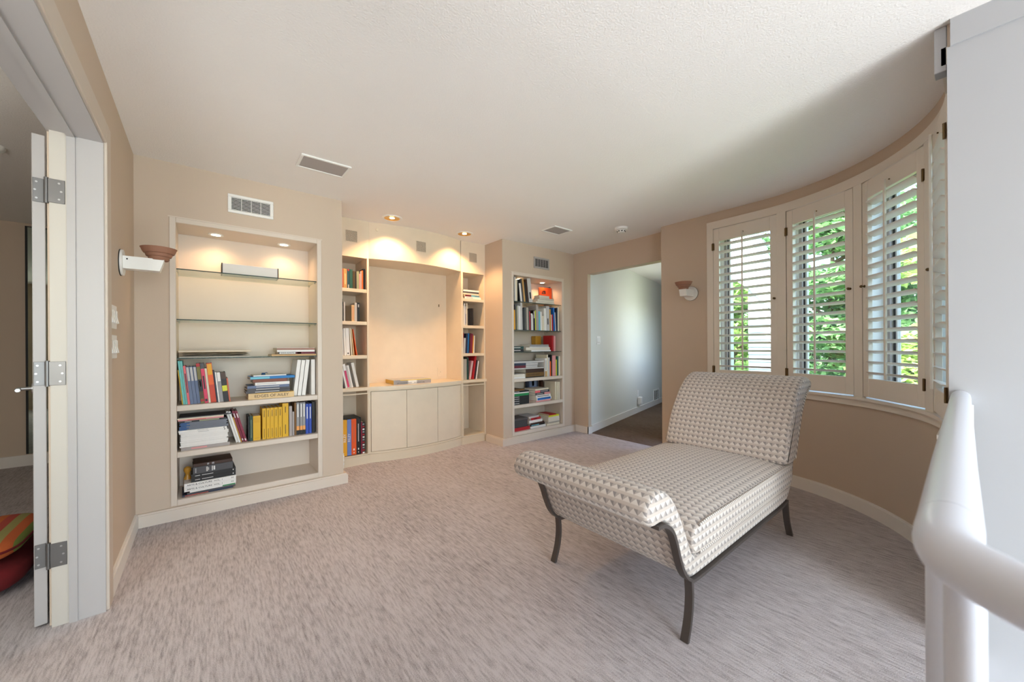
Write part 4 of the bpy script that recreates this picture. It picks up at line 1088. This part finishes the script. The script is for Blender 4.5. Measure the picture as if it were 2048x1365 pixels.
# --- left bookcase, bottom
z = .13
YD = YB+.03
DS = 'of the bottom shelf stack, left bookcase'
def flat_text(t, body, size, x, th, col='black', sx=1.3): text(t, body, size, bmat(C[col]), (x, -.0012, th/2), (R(90), 0, 0), sx=sx)
flat(-.120, .285, z, .012, 'navy', 'dark magazine with orange edge at the bottom of the bottom shelf stack', YD, .23, R(2), True, bands=((.05,.5,'rust',.3),)); z += .012
flat(-.095, .275, z, .011, 'dgrey', 'grey magazine second from the bottom of the bottom shelf stack', YD+.004, .22, R(1), True); z += .011
flat(-.080, .262, z, .011, 'white', 'thin white booklet with green binder end, bottom shelf stack', YD, .22, R(2), True, bands=((.7,.99,'wgreen',.1),)); z += .011
for i in range(2):
    t = flat(-.110, .294, z, .0285, 'white', 'white book titled Arts and Culture Vol. 1, %s of the two, bottom shelf' % ('lower', 'upper')[i], YD-.002, .22, R(2), False)
    flat_text(t, 'ARTS & CULTURE  VOL. 1', .0155, .115, .028, 'black', 1.15)
    flat_text(t, 'H', .0155, .272, .028, 'black', 1.2); z += .0285
for i in range(2):
    flat(-.072, .255, z, .028, 'black', 'black book with white spine title, %s of two, bottom shelf stack' % ('lower', 'upper')[i], YD+.008, .2, R(2), False, bands=((.08,.19,'lgrey',.42), (.23,.48,'lgrey',.42), (.93,.95,'white',.35))); z += .028
flat(-.062, .228, z, .048, 'dgrey', 'thick charcoal book near the top of the bottom shelf stack', YD+.004, .19, R(2), False, bands=((.32,.36,'lgrey',.15), (.37,.39,'lgrey',.3), (.46,.48,'white',.15), (.5,.54,'white',.2), (.05,.08,'grey',.15))); z += .048
flat(-.060, .224, z, .022, 'kbrown', 'dark brown book on top of the bottom shelf stack', YD+.010, .185, R(2), False, bands=((.34,.39,'grey',.2), (.46,.52,'grey',.2))); z += .022
t = thing('amber_ornament', 'amber coloured ornament poking out behind the bottom shelf stack', 'ornament', (-.095, YD+.13, .131))
MB().lathe((0, 0, 0), [(.0001, 0), (.022, 0), (.022, .10), (.012, .12), (.014, .135), (.022, .15), (.020, .17), (.008, .18), (.0001, .18)], 18, False).build('body', mat('amber_glass', (196, 140, 50), .3), t, local=True, smooth=40)

# --- countertop book
t = flat(1.555, .42, .770, .048, 'lgrey', 'large thick book with yellow page edges lying on the bowed countertop', 3.895, .27, R(-3), False, bands=((0,.36,'grey',.0), (.62,1,'ltaupe',.05), (.38,.6,'white',.1)))
MB().box(.07, .42, -.0009, 0, .041, .0468).build('spine_print', bmat((240, 204, 20)), t, local=True)
flat_text(t, 'OF CONTEMPORARY    ARCHITECTURE', .017, .19, .026, 'black', 1.02)
MB().box(.0, .0028, .003, .267, .0028, .045).build('gilt_page_edge', bmat((206, 168, 70)), t, local=True)

# --- narrow left bay
L1 = 'in top compartment, left narrow bay'
row([(1.02,.022,.19,'wine','wine red'), (1.044,.020,.19,'rust','rust'), (1.066,.033,.192,'tan','tan yellow',((.2,.75,'sand',.3),)), (1.101,.024,.191,'dteal','dark blue',((.02,.2,'lgrey',.3), (.9,1,'red',.2))), (1.127,.025,.191,'forest','dark green'), (1.153,.024,.178,'dolive','dark olive'),
     (1.178,.011,.178,'black','thin black'), (1.190,.024,.18,'sage','pale sage'), (1.215,.010,.158,'palepink','short pale'), (1.226,.013,.185,'ltaupe','taupe'), (1.240,.014,.193,'orange','bright orange'), (1.2555,.018,.212,'black','tall black')], YR+.03, 1.752, L1, d=.15, jit=.004)
L2 = 'in second compartment, left narrow bay'
row([(1.045,.013,.218,'black','tall black'), (1.066,.014,.19,'lgrey','pale grey'), (1.083,.055,.153,'dolive','wide olive brown'), (1.140,.028,.164,'sand','cream and rust',((.1,.9,(214,160,120),.2),)), (1.170,.023,.188,'lgrey','light grey'), (1.195,.025,.192,'black','black',((.75,.9,'lgrey',.3),))], YR+.03, 1.428, L2, d=.15, jit=.004)
L3 = 'in third compartment, left narrow bay'
row([(1.040,.028,.262,'lgrey','grey'), (1.071,.017,.268,'white','white'), (1.090,.034,.269,'white','wide white',((.05,.1,K,.3),))], YR+.03, 1.091, L3, d=.17, lean=R(2), jit=.004)
row([(1.134,.013,.272,'cream','cream',(),R(3.5)), (1.155,.010,.26,'sand','sand',(),R(5)), (1.186,.007,.262,'orange','thin orange',(),R(8))], YR+.03, 1.091, L3, d=.17, start=3, jit=.002)
L4 = 'in fourth compartment, left narrow bay'
row([(1.066,.013,.246,'dgrey','dark grey'), (1.081,.013,.246,'white','thin white'), (1.097,.024,.24,'white','white and magenta',((.02,.72,(200,44,96),.1),)), (1.123,.012,.226,'lgrey','pale grey'), (1.137,.016,.226,'white','white')], YR+.03, .770, L4, d=.17, lean=R(11), jit=.002)
row([(1.187,.026,.25,'white','white with teal edges',((0,1,(232,228,220),.2),))], YR+.04, .770, L4, d=.17, lean=R(12), start=5)
L5 = 'in low compartment, left narrow bay'
t = thing('slipcase', 'black slipcase holding the set of thick books in the left narrow bay', 'slipcase', (1.03, YR+.02, .10))
MB().box(1.005, 1.009, YR+.024, YR+.25, .1005, .468).box(1.217, 1.221, YR+.024, YR+.25, .1005, .468).box(1.009, 1.217, YR+.024, YR+.25, .464, .468).box(1.009, 1.217, YR+.246, YR+.25, .1005, .464).box(1.009, 1.217, YR+.024, YR+.246, .1005, .104).build('case', bmat(C['black']), t)
for i, (x, w, c, desc, body, tc) in enumerate(((1.010,.038,'periw','thick blue grey','',''), (1.049,.040,'gold','thick golden yellow','RILEY','white'), (1.091,.038,'periw','thick periwinkle blue','RILEY','white'), (1.131,.046,(236,90,24),'thick orange','',''), (1.179,.036,'black','thick black','',''))):
    t = upright(x, w, .355, c, desc, YR+.026, .1045, .21, 0, L5, i, () if body or i == 0 else ((.35,.85,'rust' if i == 3 else 'lgrey',.4), (.12,.17,'white',.36), (.04,.07,'white',.4)))
    if body: text(t, body, .034, bmat(C[tc]), (w/2, -.0012, .175), (R(90), R(-90), 0), sx=1.0)
row([(1.224,.012,.317,'maroon','thin red'), (1.237,.024,.314,'black','patterned black red and white',tuple((k/12, k/12+.045, ('white', 'red', 'grey')[k % 3], .1) for k in range(12)))], YR+.03, .10, L5, d=.2, start=5, jit=.002)

t = thing('white_cloth', 'small white cloth spilling over the foot of the left narrow bay', 'cloth', (1.02, YR-.01, .10))
cp = smooth_path([(.06, .02), (.0, .045), (-.018, .03), (-.024, -.02), (-.020, -.075), (-.030, -.095)], 4)
cv = MB(); cvv = []
for k, (wd0, wd1) in enumerate([(-.05, .030)]*1):
    for i, q in enumerate(cp):
        fl = .006*math.sin(i*1.1); w1 = wd1-.012*(i/len(cp))+.004*math.sin(i*2.3)
        for xx, dd in ((wd0, 0), (wd0*.3, .006), (w1*.5, -.004), (w1, .003)): cvv.append((1.02+xx, YR-.012+q.x+dd+fl*.3, .10+q.y))
    n_ = len(cp)
    cv.add(cvv+[(a_, b_+.002, c_+.002) for a_, b_, c_ in cvv], [(4*i+j, 4*i+j+1, 4*i+j+5, 4*i+j+4) for i in range(n_-1) for j in range(3)]+[(4*n_+4*i+j+4, 4*n_+4*i+j+5, 4*n_+4*i+j+1, 4*n_+4*i+j) for i in range(n_-1) for j in range(3)])
cv.build('folded_sheet', m_plast, t, smooth=60)

# --- narrow right bay
z = 1.752
for x, w, th, c, lab, bd in ((2.452,.235,.030,'white','white paperback at the bottom of the right bay stack',((.1,.5,'lgrey',.3),)), (2.436,.236,.022,'wine','dark red and blue book, second from bottom of right bay stack',((.48,1,'aqua',.05), (.7,1,'slate',.3), (0,.1,'sand',.1))),
                            (2.430,.230,.022,'cream','cream paperback, third from bottom of right bay stack',()), (2.430,.230,.016,'dgrey','thin dark grey book, second from top of right bay stack',()), (2.432,.228,.022,'white','white book on top of right bay stack',())):
    flat(x, w, z, th, c, lab, YR+.03, .19, R(random.uniform(-2, 2)), True, bands=bd); z += th
R2 = 'in second compartment, right narrow bay'
row([(2.412,.014,.232,'red','red'), (2.428,.012,.24,'cream','thin cream'), (2.443,.014,.265,'white','white'), (2.460,.016,.234,'lgrey','pale grey',((.1,.6,'slate',.3),)), (2.478,.014,.270,'cream','tall cream'), (2.494,.026,.20,'black','black leaning'), (2.527,.022,.211,'black','black'), (2.551,.026,.213,'black','black')], YR+.03, 1.428, R2, d=.17, jit=.004)
R3 = 'in third compartment, right narrow bay'
row([(2.412,.014,.25,'red','red'), (2.428,.030,.185,'lgrey','short pale grey'), (2.462,.024,.237,'navy','navy'), (2.489,.015,.243,'skyb','sky blue'), (2.506,.009,.24,'black','thin black'), (2.516,.022,.244,'wine','wine'), (2.540,.021,.238,'maroon','dark red'), (2.562,.012,.215,'gold','yellow'), (2.576,.012,.216,'white','thin white')], YR+.03, 1.091, R3, d=.17, lean=R(-3), jit=.004)
R4_ = 'in fourth compartment, right narrow bay'
row([(2.410,.008,.2,'lgrey','thin pale'), (2.420,.058,.252,'stone','wide stone grey'), (2.482,.024,.269,'green','dark green'), (2.508,.030,.227,'palepink','pink patterned',((.1,.9,'lgrey',.3),),R(-10))], YR+.03, .770, R4_, d=.17, jit=.004)
row([(2.552,.026,.292,'red','tall red'), (2.580,.024,.235,(40,20,36),'dark plum'), (2.606,.014,.224,'white','thin white')], YR+.03, .770, R4_, d=.17, lean=R(-9), start=4, jit=.002)

# --- right bookcase
SX = lambda x: 2.912+(x-2.953)*.9636
YG = YT+.03
G1 = 'on the top glass shelf, right bookcase'
row([(2.953,.014,.292,'red','dark red'), (2.968,.016,.29,'black','black'), (2.986,.016,.295,'white','white'), (3.004,.029,.268,'cream','cream')], YG, 1.724, G1, d=.2, sx=SX, jit=.004)
row([(3.068,.016,.26,'black','black'), (3.086,.030,.226,'white','white and black'), (3.120,.020,.283,'dgrey','dark grey'), (3.144,.026,.288,'tan','tan')], YG, 1.724, G1, d=.2, lean=R(7), sx=SX, start=4, jit=.004)
row([(3.174,.024,.248,'black','black'), (3.202,.026,.285,'kbrown','dark brown'), (3.232,.062,.300,'lgrey','wide silver grey',((.15,.42,K,.3),))], YG, 1.724, G1, d=.2, lean=R(7), sx=SX, start=8, jit=.004)
z = 1.724
for x, w, th, c, lab, dd in ((3.30,.35,.022,'white','white book at the bottom of stack, top glass shelf, right bookcase',.2), (3.33,.31,.034,'stone','stone grey book second in stack, top glass shelf, right bookcase',.2), (3.36,.28,.018,'kbrown','brown book third in stack, top glass shelf, right bookcase',.18), (3.36,.19,.032,'cream','cream block on top of stack, top glass shelf, right bookcase',.16)):
    flat(x, w, z, th, c, lab, YG+.004, dd*.6, R(2), True, 'pages'); z += th
t = thing('book', 'orange book with a black drawing facing out on the top glass shelf', 'book', (3.728, YG+.150, 1.7245), (0, 0, R(-9)), local=True)
MB().box(-.205, 0, 0, .003, 0, .245).box(-.205, 0, .017, .020, 0, .245).box(-.003, 0, .003, .017, 0, .245).build('cover', bmat((244, 84, 20)), t, local=True)
MB().box(-.202, -.003, .003, .017, .003, .242).build('page_block', m_pages, t, local=True)
dw = MB()
for (x0, z0, x1, z1) in ((-.16,.165,-.15,.19), (-.15,.19,-.138,.20), (-.138,.2,-.12,.18), (-.13,.165,-.125,.205), (-.12,.165,-.112,.205), (-.108,.165,-.10,.2), (-.165,.16,-.10,.168)): dw.box(min(x0,x1), max(x0,x1), -.0006, 0, min(z0,z1), max(z0,z1))
dw.build('cover_drawing', bmat(C['black']), t, local=True)
t2 = thing('book', 'dark blue book standing behind the orange one on the top glass shelf', 'book', (3.714, YG+.180, 1.7245), (0, 0, 0), local=True); book_parts(t2, .022, .12, .265, (60, 96, 116))
G2 = 'on the second glass shelf, right bookcase'
g2 = [(2.953,.017,.199,'black','black'), (2.972,.026,.242,'gold','golden yellow'), (3.001,.019,.31,'dgrey','tall dark grey'), (3.023,.012,.29,'sage','grey green'), (3.037,.022,.298,'lgrey','pale grey'), (3.061,.026,.294,'white','white'), (3.089,.030,.335,'lgrey','tallest silver'), (3.123,.028,.259,'black','black'), (3.154,.034,.282,'dgrey','charcoal mottled',((.05,.95,(90,88,80),.25),)),
      (3.190,.034,.284,'stone','stone patterned'), (3.229,.008,.25,'dgrey','thin dark'), (3.239,.016,.238,'red','red'), (3.258,.008,.2,'dgrey','thin grey'), (3.268,.025,.212,'white','short white',((.0,.9,'lgrey',.35),)), (3.296,.012,.198,'lgrey','short pale'), (3.311,.028,.255,'black','black and white',((.6,.95,'white',.3),)), (3.342,.015,.256,'lime','lime yellow'), (3.360,.040,.325,'ltaupe','tall taupe'),
      (3.405,.030,.247,'aqua','aqua blue'), (3.438,.024,.243,'white','white'), (3.465,.034,.19,'cream','short cream'), (3.503,.040,.291,'white','wide white'), (3.546,.062,.322,'lgrey','pale grey with black print',((.25,.5,K,.35),)), (3.612,.022,.284,'mustard','mustard'), (3.637,.014,.215,'white','thin white'), (3.653,.017,.216,'red','short red')]
row(g2, YG, 1.374, G2, d=.2, sx=SX, jit=.006, lean=R(1.2))
row([(3.686,.028,.31,'cobalt','tall cobalt blue'), (3.717,.010,.247,'white','slim white')], YG, 1.374, 'near right end, second glass shelf, right bookcase', d=.2, sx=SX, jit=.004, lean=R(3))
row([(3.736,.024,.31,'navy','navy'), (3.764,.026,.325,'cream','tall cream')], YG, 1.374, 'at far right, second glass shelf, right bookcase', d=.2, sx=SX, jit=.004)
G3 = 'lowest glass shelf, right bookcase'
for i in range(2): flat(2.912, .172, 1.104+.034*i, .034, 'green' if i else 'black', ('lower dark' if i == 0 else 'upper dark green')+' book of the pair at left end of '+G3, YG, .16, 0, False, bands=((.02,.7,'lgrey',.35),))
z = 1.104
for x, w, th, c, lab in ((3.22,.36,.018,'white','white magazine at bottom of stack, '+G3), (3.13,.44,.034,'lgrey','wide silver book in middle of stack, '+G3), (3.19,.36,.008,'white','white sheet pack in stack, '+G3), (3.20,.34,.030,'grey','grey book on top of stack, '+G3)):
    flat(x, w, z, th, c, lab, YG+.01, .2, R(2), True, 'pages' if c == 'lgrey' else 'spine'); z += th
row([(3.545,.105,.205,'mustard','wide mustard')], YG+.215, 1.104, 'behind the stack on '+G3, d=.08, sx=SX, jit=.0)
row([(3.666,.030,.209,'red','red',((.05,.95,'red',.1),)), (3.702,.034,.204,'palepink','pale pink')], YG+.02, 1.104, 'among the uprights on '+G3, d=.16, sx=SX, jit=.002)

P4 = 'upper painted shelf, right bookcase'
z = .775
for i in range(3): flat(2.912, .195, z, .018, 'white', 'white book, %s from bottom of left stack, %s' % (ORDW[i], P4), YG, .2, 0, True, 'pages' if i else 'spine'); z += .018
t = flat(3.12, .325, .775, .012, 'black', 'black book under the brown ones, '+P4, YG+.004, .2, R(2), False)
t = flat(3.12, .325, .787, .050, (116, 84, 40), 'brown book titled Richard Hunt, '+P4, YG, .22, R(2), False)
text(t, 'RICHARD HUNT', .030, bmat(C['kbrown']), (.135, -.0012, .024), (R(90), 0, 0), sx=.95)
flat(3.12, .325, .837, .050, 'kbrown', 'dark chocolate book above the brown titled one, '+P4, YG+.004, .22, R(2), False)
z = .887
for x, w, th, c, lab, ro in ((2.93,.50,.014,'lgrey','wide pale magazine in the tall pile, ',-1), (2.93,.40,.032,'wine','burgundy book in the tall pile, ',1), (2.925,.40,.030,'navy','navy book in the tall pile, ',-1), (2.93,.52,.022,'lgrey','silver book on top of the tall pile, ',1)):
    flat(x, w, z, th, c, lab+P4, YG+.01, .2, R(ro), True, bands=((.5,1,'lgrey',.05),) if c in ('wine', 'navy') else ()); z += th
row([(3.515,.030,.237,'white','white and tan',((0,.3,'tan',0), (.35,.9,K,.4))), (3.547,.020,.284,'cream','tall cream'), (3.570,.032,.246,'lgrey','pale grey'), (3.606,.018,.197,'orange','short orange'), (3.628,.018,.283,'black','black'), (3.650,.070,.271,'palepink','wide pale'), (3.724,.017,.215,'lime','lime green'), (3.744,.028,.259,'forest','dark green'), (3.775,.029,.262,'cream','cream')], YG, .775, 'among the uprights on '+P4, d=.2, sx=SX, jit=.003)
P5 = 'lower painted shelf, right bookcase'
z = .455
for i, (th, c) in enumerate(((.030,'black'), (.026,'black'), (.026,'black'), (.024,'black'), (.030,'wgreen'), (.012,'white'), (.020,'black'))):
    flat(2.912, .255, z, th, c, '%s book, %s from bottom of left stack, %s' % ('black' if c == 'black' else ('green' if c == 'wgreen' else 'thin white'), ORDW[i], P5), YG, .19, 0, False, bands=((.02,.38,'lgrey',.38),) if c == 'black' else ()); z += th
flat(2.912, .20, z, .016, 'warmb', 'brown book on top of left stack, '+P5, YG+.01, .18, R(3), False)
z = .455
for i, (x, w, th, c, bd, ds) in enumerate(((3.285,.285,.018,'palepink',(),'pale pink paperback'), (3.30,.285,.036,'white',((.05,.95,'cobalt',.1),),'white and blue book'), (3.29,.28,.034,'white',((.08,.9,'dgrey',.38),),'white book with black print'), (3.275,.285,.030,'dgrey',((.6,1,'palepink',.05), (.1,.5,'lgrey',.4)),'grey and pink book'), (3.27,.275,.030,'navy',((0,.36,'pink',.05), (.4,.9,'grey',.3)),'pink and navy book'), (3.275,.26,.022,'cream',(),'cream book'))):
    flat(x, w, z, th, c, '%s, %s from bottom of middle stack, %s' % (ds, ORDW[i], P5), YG, .2, R(random.uniform(2, 5)), True, bands=bd); z += th
row([(3.40,.20,.262,'navy','wide dark picture',((.3,.95,'slate',.15), (.7,.95,'warmb',.6))), (3.655,.034,.25,'kbrown','dark brown')], YG+.22, .455, 'behind the middle stack, '+P5, d=.05, sx=SX, jit=.0)
row([(3.700,.026,.241,'cream','cream'), (3.735,.022,.239,'cream','cream'), (3.767,.026,.236,'cream','cream')], YG, .455, 'among the uprights on '+P5, d=.2, sx=SX, jit=.0)
P6 = 'bottom shelf, right bookcase'
flat(2.912, .27, .13, .040, 'red', 'bright red book under the grey box, '+P6, YG, .2, R(1), False)
t = thing('storage_box', 'dark grey box standing on the bright red book', 'box', (3.03, YG+.01, .171))
MB().bbox(2.915, 3.145, YG+.006, YG+.19, .1705, .255, .003).build('body', bmat((62,60,62)), t); MB().bbox(2.913, 3.147, YG+.004, YG+.192, .255, .285, .003).build('lid', bmat((78,74,74)), t)
z = .13
for i, (x, w, th, c, bd, ds) in enumerate(((3.19,.275,.026,'white',(),'white book'), (3.18,.275,.024,'black',((.1,.6,'aqua',.3),),'black book with blue print'), (3.19,.25,.020,'kbrown',(),'dark brown book'), (3.17,.235,.034,'white',((0,.3,'skyb',.5),),'white and blue book'), (3.20,.18,.028,'red',((.3,.6,'black',.35),),'red book'), (3.165,.19,.022,'lgrey',(),'pale grey book'))):
    flat(x, w, z, th, c, '%s, %s from bottom of middle stack, %s' % (ds, ORDW[i], P6), YG, .2, R(random.uniform(1, 6)), True, bands=bd); z += th
z = .13
for i, (x, w, th, c, ds) in enumerate(((3.475,.24,.022,'cream','cream book'), (3.485,.235,.022,'stone','stone book'), (3.505,.215,.034,'white','white book'), (3.505,.215,.028,'white','white journal'), (3.51,.20,.022,'lime','yellow green book'), (3.52,.13,.014,'red','small red book'))):
    flat(x, w, z, th, c, '%s, %s from bottom of right stack, %s' % (ds, ORDW[i], P6), YG, .2, R(random.uniform(0, 3)), True, 'pages' if i in (2, 3) else 'spine'); z += th

# ------------------------------------------------------------------ outside: ground, neighbouring wing, trees
o = MB().prism([(4.3, -25), (60, -25), (60, 30), (4.3, 30)], -3.05, -3.0).build('lawn_ground', m_ground); tag(o, 'green lawn outside the windows', None, None, 'structure')
nb = thing('white_house_wing', 'white clapboard house wing with a sloping roof outside the windows', 'building', (7.6, 2.1, -3.0))
MB().box(7.02, 7.36, 1.86, 2.40, -3.0, 2.22).build('wall', m_sid, nb)
for i in range(40):
    z0 = -2.7+i*.12
    MB().add([(7.0, 1.85, z0), (7.0, 2.41, z0), (7.02, 2.41, z0+.12), (7.02, 1.85, z0+.12), (7.02, 1.85, z0), (7.02, 2.41, z0)], [(0,1,2,3), (0,4,5,1), (1,5,2), (0,3,4)]).build('siding_board', m_sid, nb)
rp = [(1.50, 1.62), (2.36, 2.08), (2.80, 2.44), (2.80, 3.35), (2.56, 3.5)]
def prof_x(poly, x0, x1):
    n = len(poly)
    return MB().add([(x0, y, z) for y, z in poly]+[(x1, y, z) for y, z in poly], [tuple(range(n)), tuple(range(n, 2*n))[::-1]]+[(i, (i+1) % n, n+(i+1) % n, n+i) for i in range(n)])
prof_x([(2.36, 2.10), (2.80, 2.44), (2.62, 3.6), (1.92, 1.72), (1.98, 1.66)], 6.85, 7.45).build('roof', m_sid, nb)
prof_x([(1.88, 1.74), (1.93, 1.72), (2.66, 3.66), (2.60, 3.68)], 6.80, 7.45).build('rake_board', m_white, nb)

m_leaf = []
for i, (a_, b_) in enumerate((((128, 164, 96), (184, 204, 130)), ((96, 144, 100), (150, 186, 124)), ((150, 180, 104), (200, 212, 144)))):
    m = bpy.data.materials.new('sunlit_leaves_%d' % i); m.use_nodes = True; nt = m.node_tree; b = nt.nodes['Principled BSDF']; b.inputs['Roughness'].default_value = .55
    n = nd(nt, 'ShaderNodeTexNoise'); n.inputs['Scale'].default_value = 2.5
    tc = nd(nt, 'ShaderNodeTexCoord'); nt.links.new(tc.outputs['Object'], n.inputs['Vector'])
    c_ = mixc(nt, n.outputs['Fac'], lin(a_), lin(b_)); nt.links.new(c_, b.inputs['Base Color'])
    tr = nd(nt, 'ShaderNodeBsdfTranslucent'); nt.links.new(c_, tr.inputs[0])
    mx = nd(nt, 'ShaderNodeMixShader'); mx.inputs[0].default_value = .4
    nt.links.new(b.outputs[0], mx.inputs[1]); nt.links.new(tr.outputs[0], mx.inputs[2]); nt.links.new(mx.outputs[0], nt.nodes['Material Output'].inputs[0])
    m_leaf.append(m)
m_bark = mat('tree_bark', (92, 78, 66), .9, .2, 12, .5, 20)
def tree(x, y, hgt, rad, label, mi, nleaf=9000, seed=1):
    rnd = random.Random(seed)
    t = thing('broadleaf_tree', label, 'tree', (x, y, -3.0), group='trees outside the shuttered windows')
    tk = MB().tube([(0, 0, 0), (.05, .03, hgt*.3), (-.04, .05, hgt*.55), (.0, 0, hgt*.8)], [.17, .14, .10, .04], 10)
    for k in range(7):
        a = 2*PI*k/7+rnd.random(); z0 = hgt*(.3+.07*k)
        tk.tube([(0, 0, z0), (rad*.35*math.cos(a), rad*.35*math.sin(a), z0+.4), (rad*.75*math.cos(a), rad*.75*math.sin(a), z0+.7)], [.07, .05, .02], 6)
    tk.build('trunk', m_bark, t, local=True, smooth=50)
    vs, fs = [], []
    blobs = []
    for k in range(38):
        a = rnd.uniform(0, 2*PI); rr_ = rad*math.sqrt(rnd.random())*.85; zz = hgt*(.12+.83*rnd.random()); s_ = 1-abs(zz/hgt-.5)*.9
        blobs.append((rr_*math.cos(a)*s_, rr_*math.sin(a)*s_, zz, rnd.uniform(.32, .52)*max(1.3, rad)))
    for k in range(nleaf):
        bx_, by_, bz_, br_ = blobs[k % len(blobs)]
        d = Vector((rnd.gauss(0, 1), rnd.gauss(0, 1), rnd.gauss(0, 1))).normalized()*br_*(.55+.45*rnd.random())
        p = Vector((bx_, by_, bz_))+Vector((d.x, d.y, d.z*.7))
        u = Vector((rnd.gauss(0, 1), rnd.gauss(0, 1), rnd.gauss(0, .5))).normalized(); w_ = u.cross(Vector((rnd.gauss(0, .6), rnd.gauss(0, .6), 1))).normalized()
        l = rnd.uniform(.06, .095)*max(1.0, rad*.75)
        o_ = len(vs)
        vs += [tuple(p-u*l), tuple(p+w_*l*.5), tuple(p+u*l), tuple(p-w_*l*.5)]
        fs.append((o_, o_+1, o_+2, o_+3))
    me = bpy.data.meshes.new('foliage'); me.from_pydata(vs, [], fs); me.materials.append(m_leaf[mi])
    fo = bpy.data.objects.new('foliage', me); COL.objects.link(fo); fo.parent = t; fo['kind'] = 'stuff'
    return t
tree(11.2, 4.2, 6.8, 1.6, 'leafy green tree seen left of the white house wing', 0, 12000, 11)
tree(16.0, 3.0, 9.5, 2.2, 'tall green tree rising far behind the white house wing', 1, 20000, 12)
tree(9.4, 0.3, 7.4, 1.5, 'bright green tree seen through the third shutter', 2, 17000, 13)
tree(14.5, -2.2, 8.8, 2.2, 'large green tree in the background right of the house wing', 0, 18000, 16)
tree(7.6, -4.4, 5.5, 1.4, 'low bushy tree farthest to the right outside', 0, 8000, 15)
tree(6.1, 0.95, 3.3, 0.5, 'small pale green tree close below the second shutter', 2, 4000, 17)
tree(21.5, 1.2, 10.0, 2.6, 'tallest dark green tree farthest away behind the house wing', 1, 20000, 18)
tree(20.5, -5.5, 10.0, 2.6, 'dark green tree far away to the right', 1, 18000, 19)
tree(21.5, 8.0, 10.0, 2.6, 'dark green tree far away to the left', 1, 18000, 20)
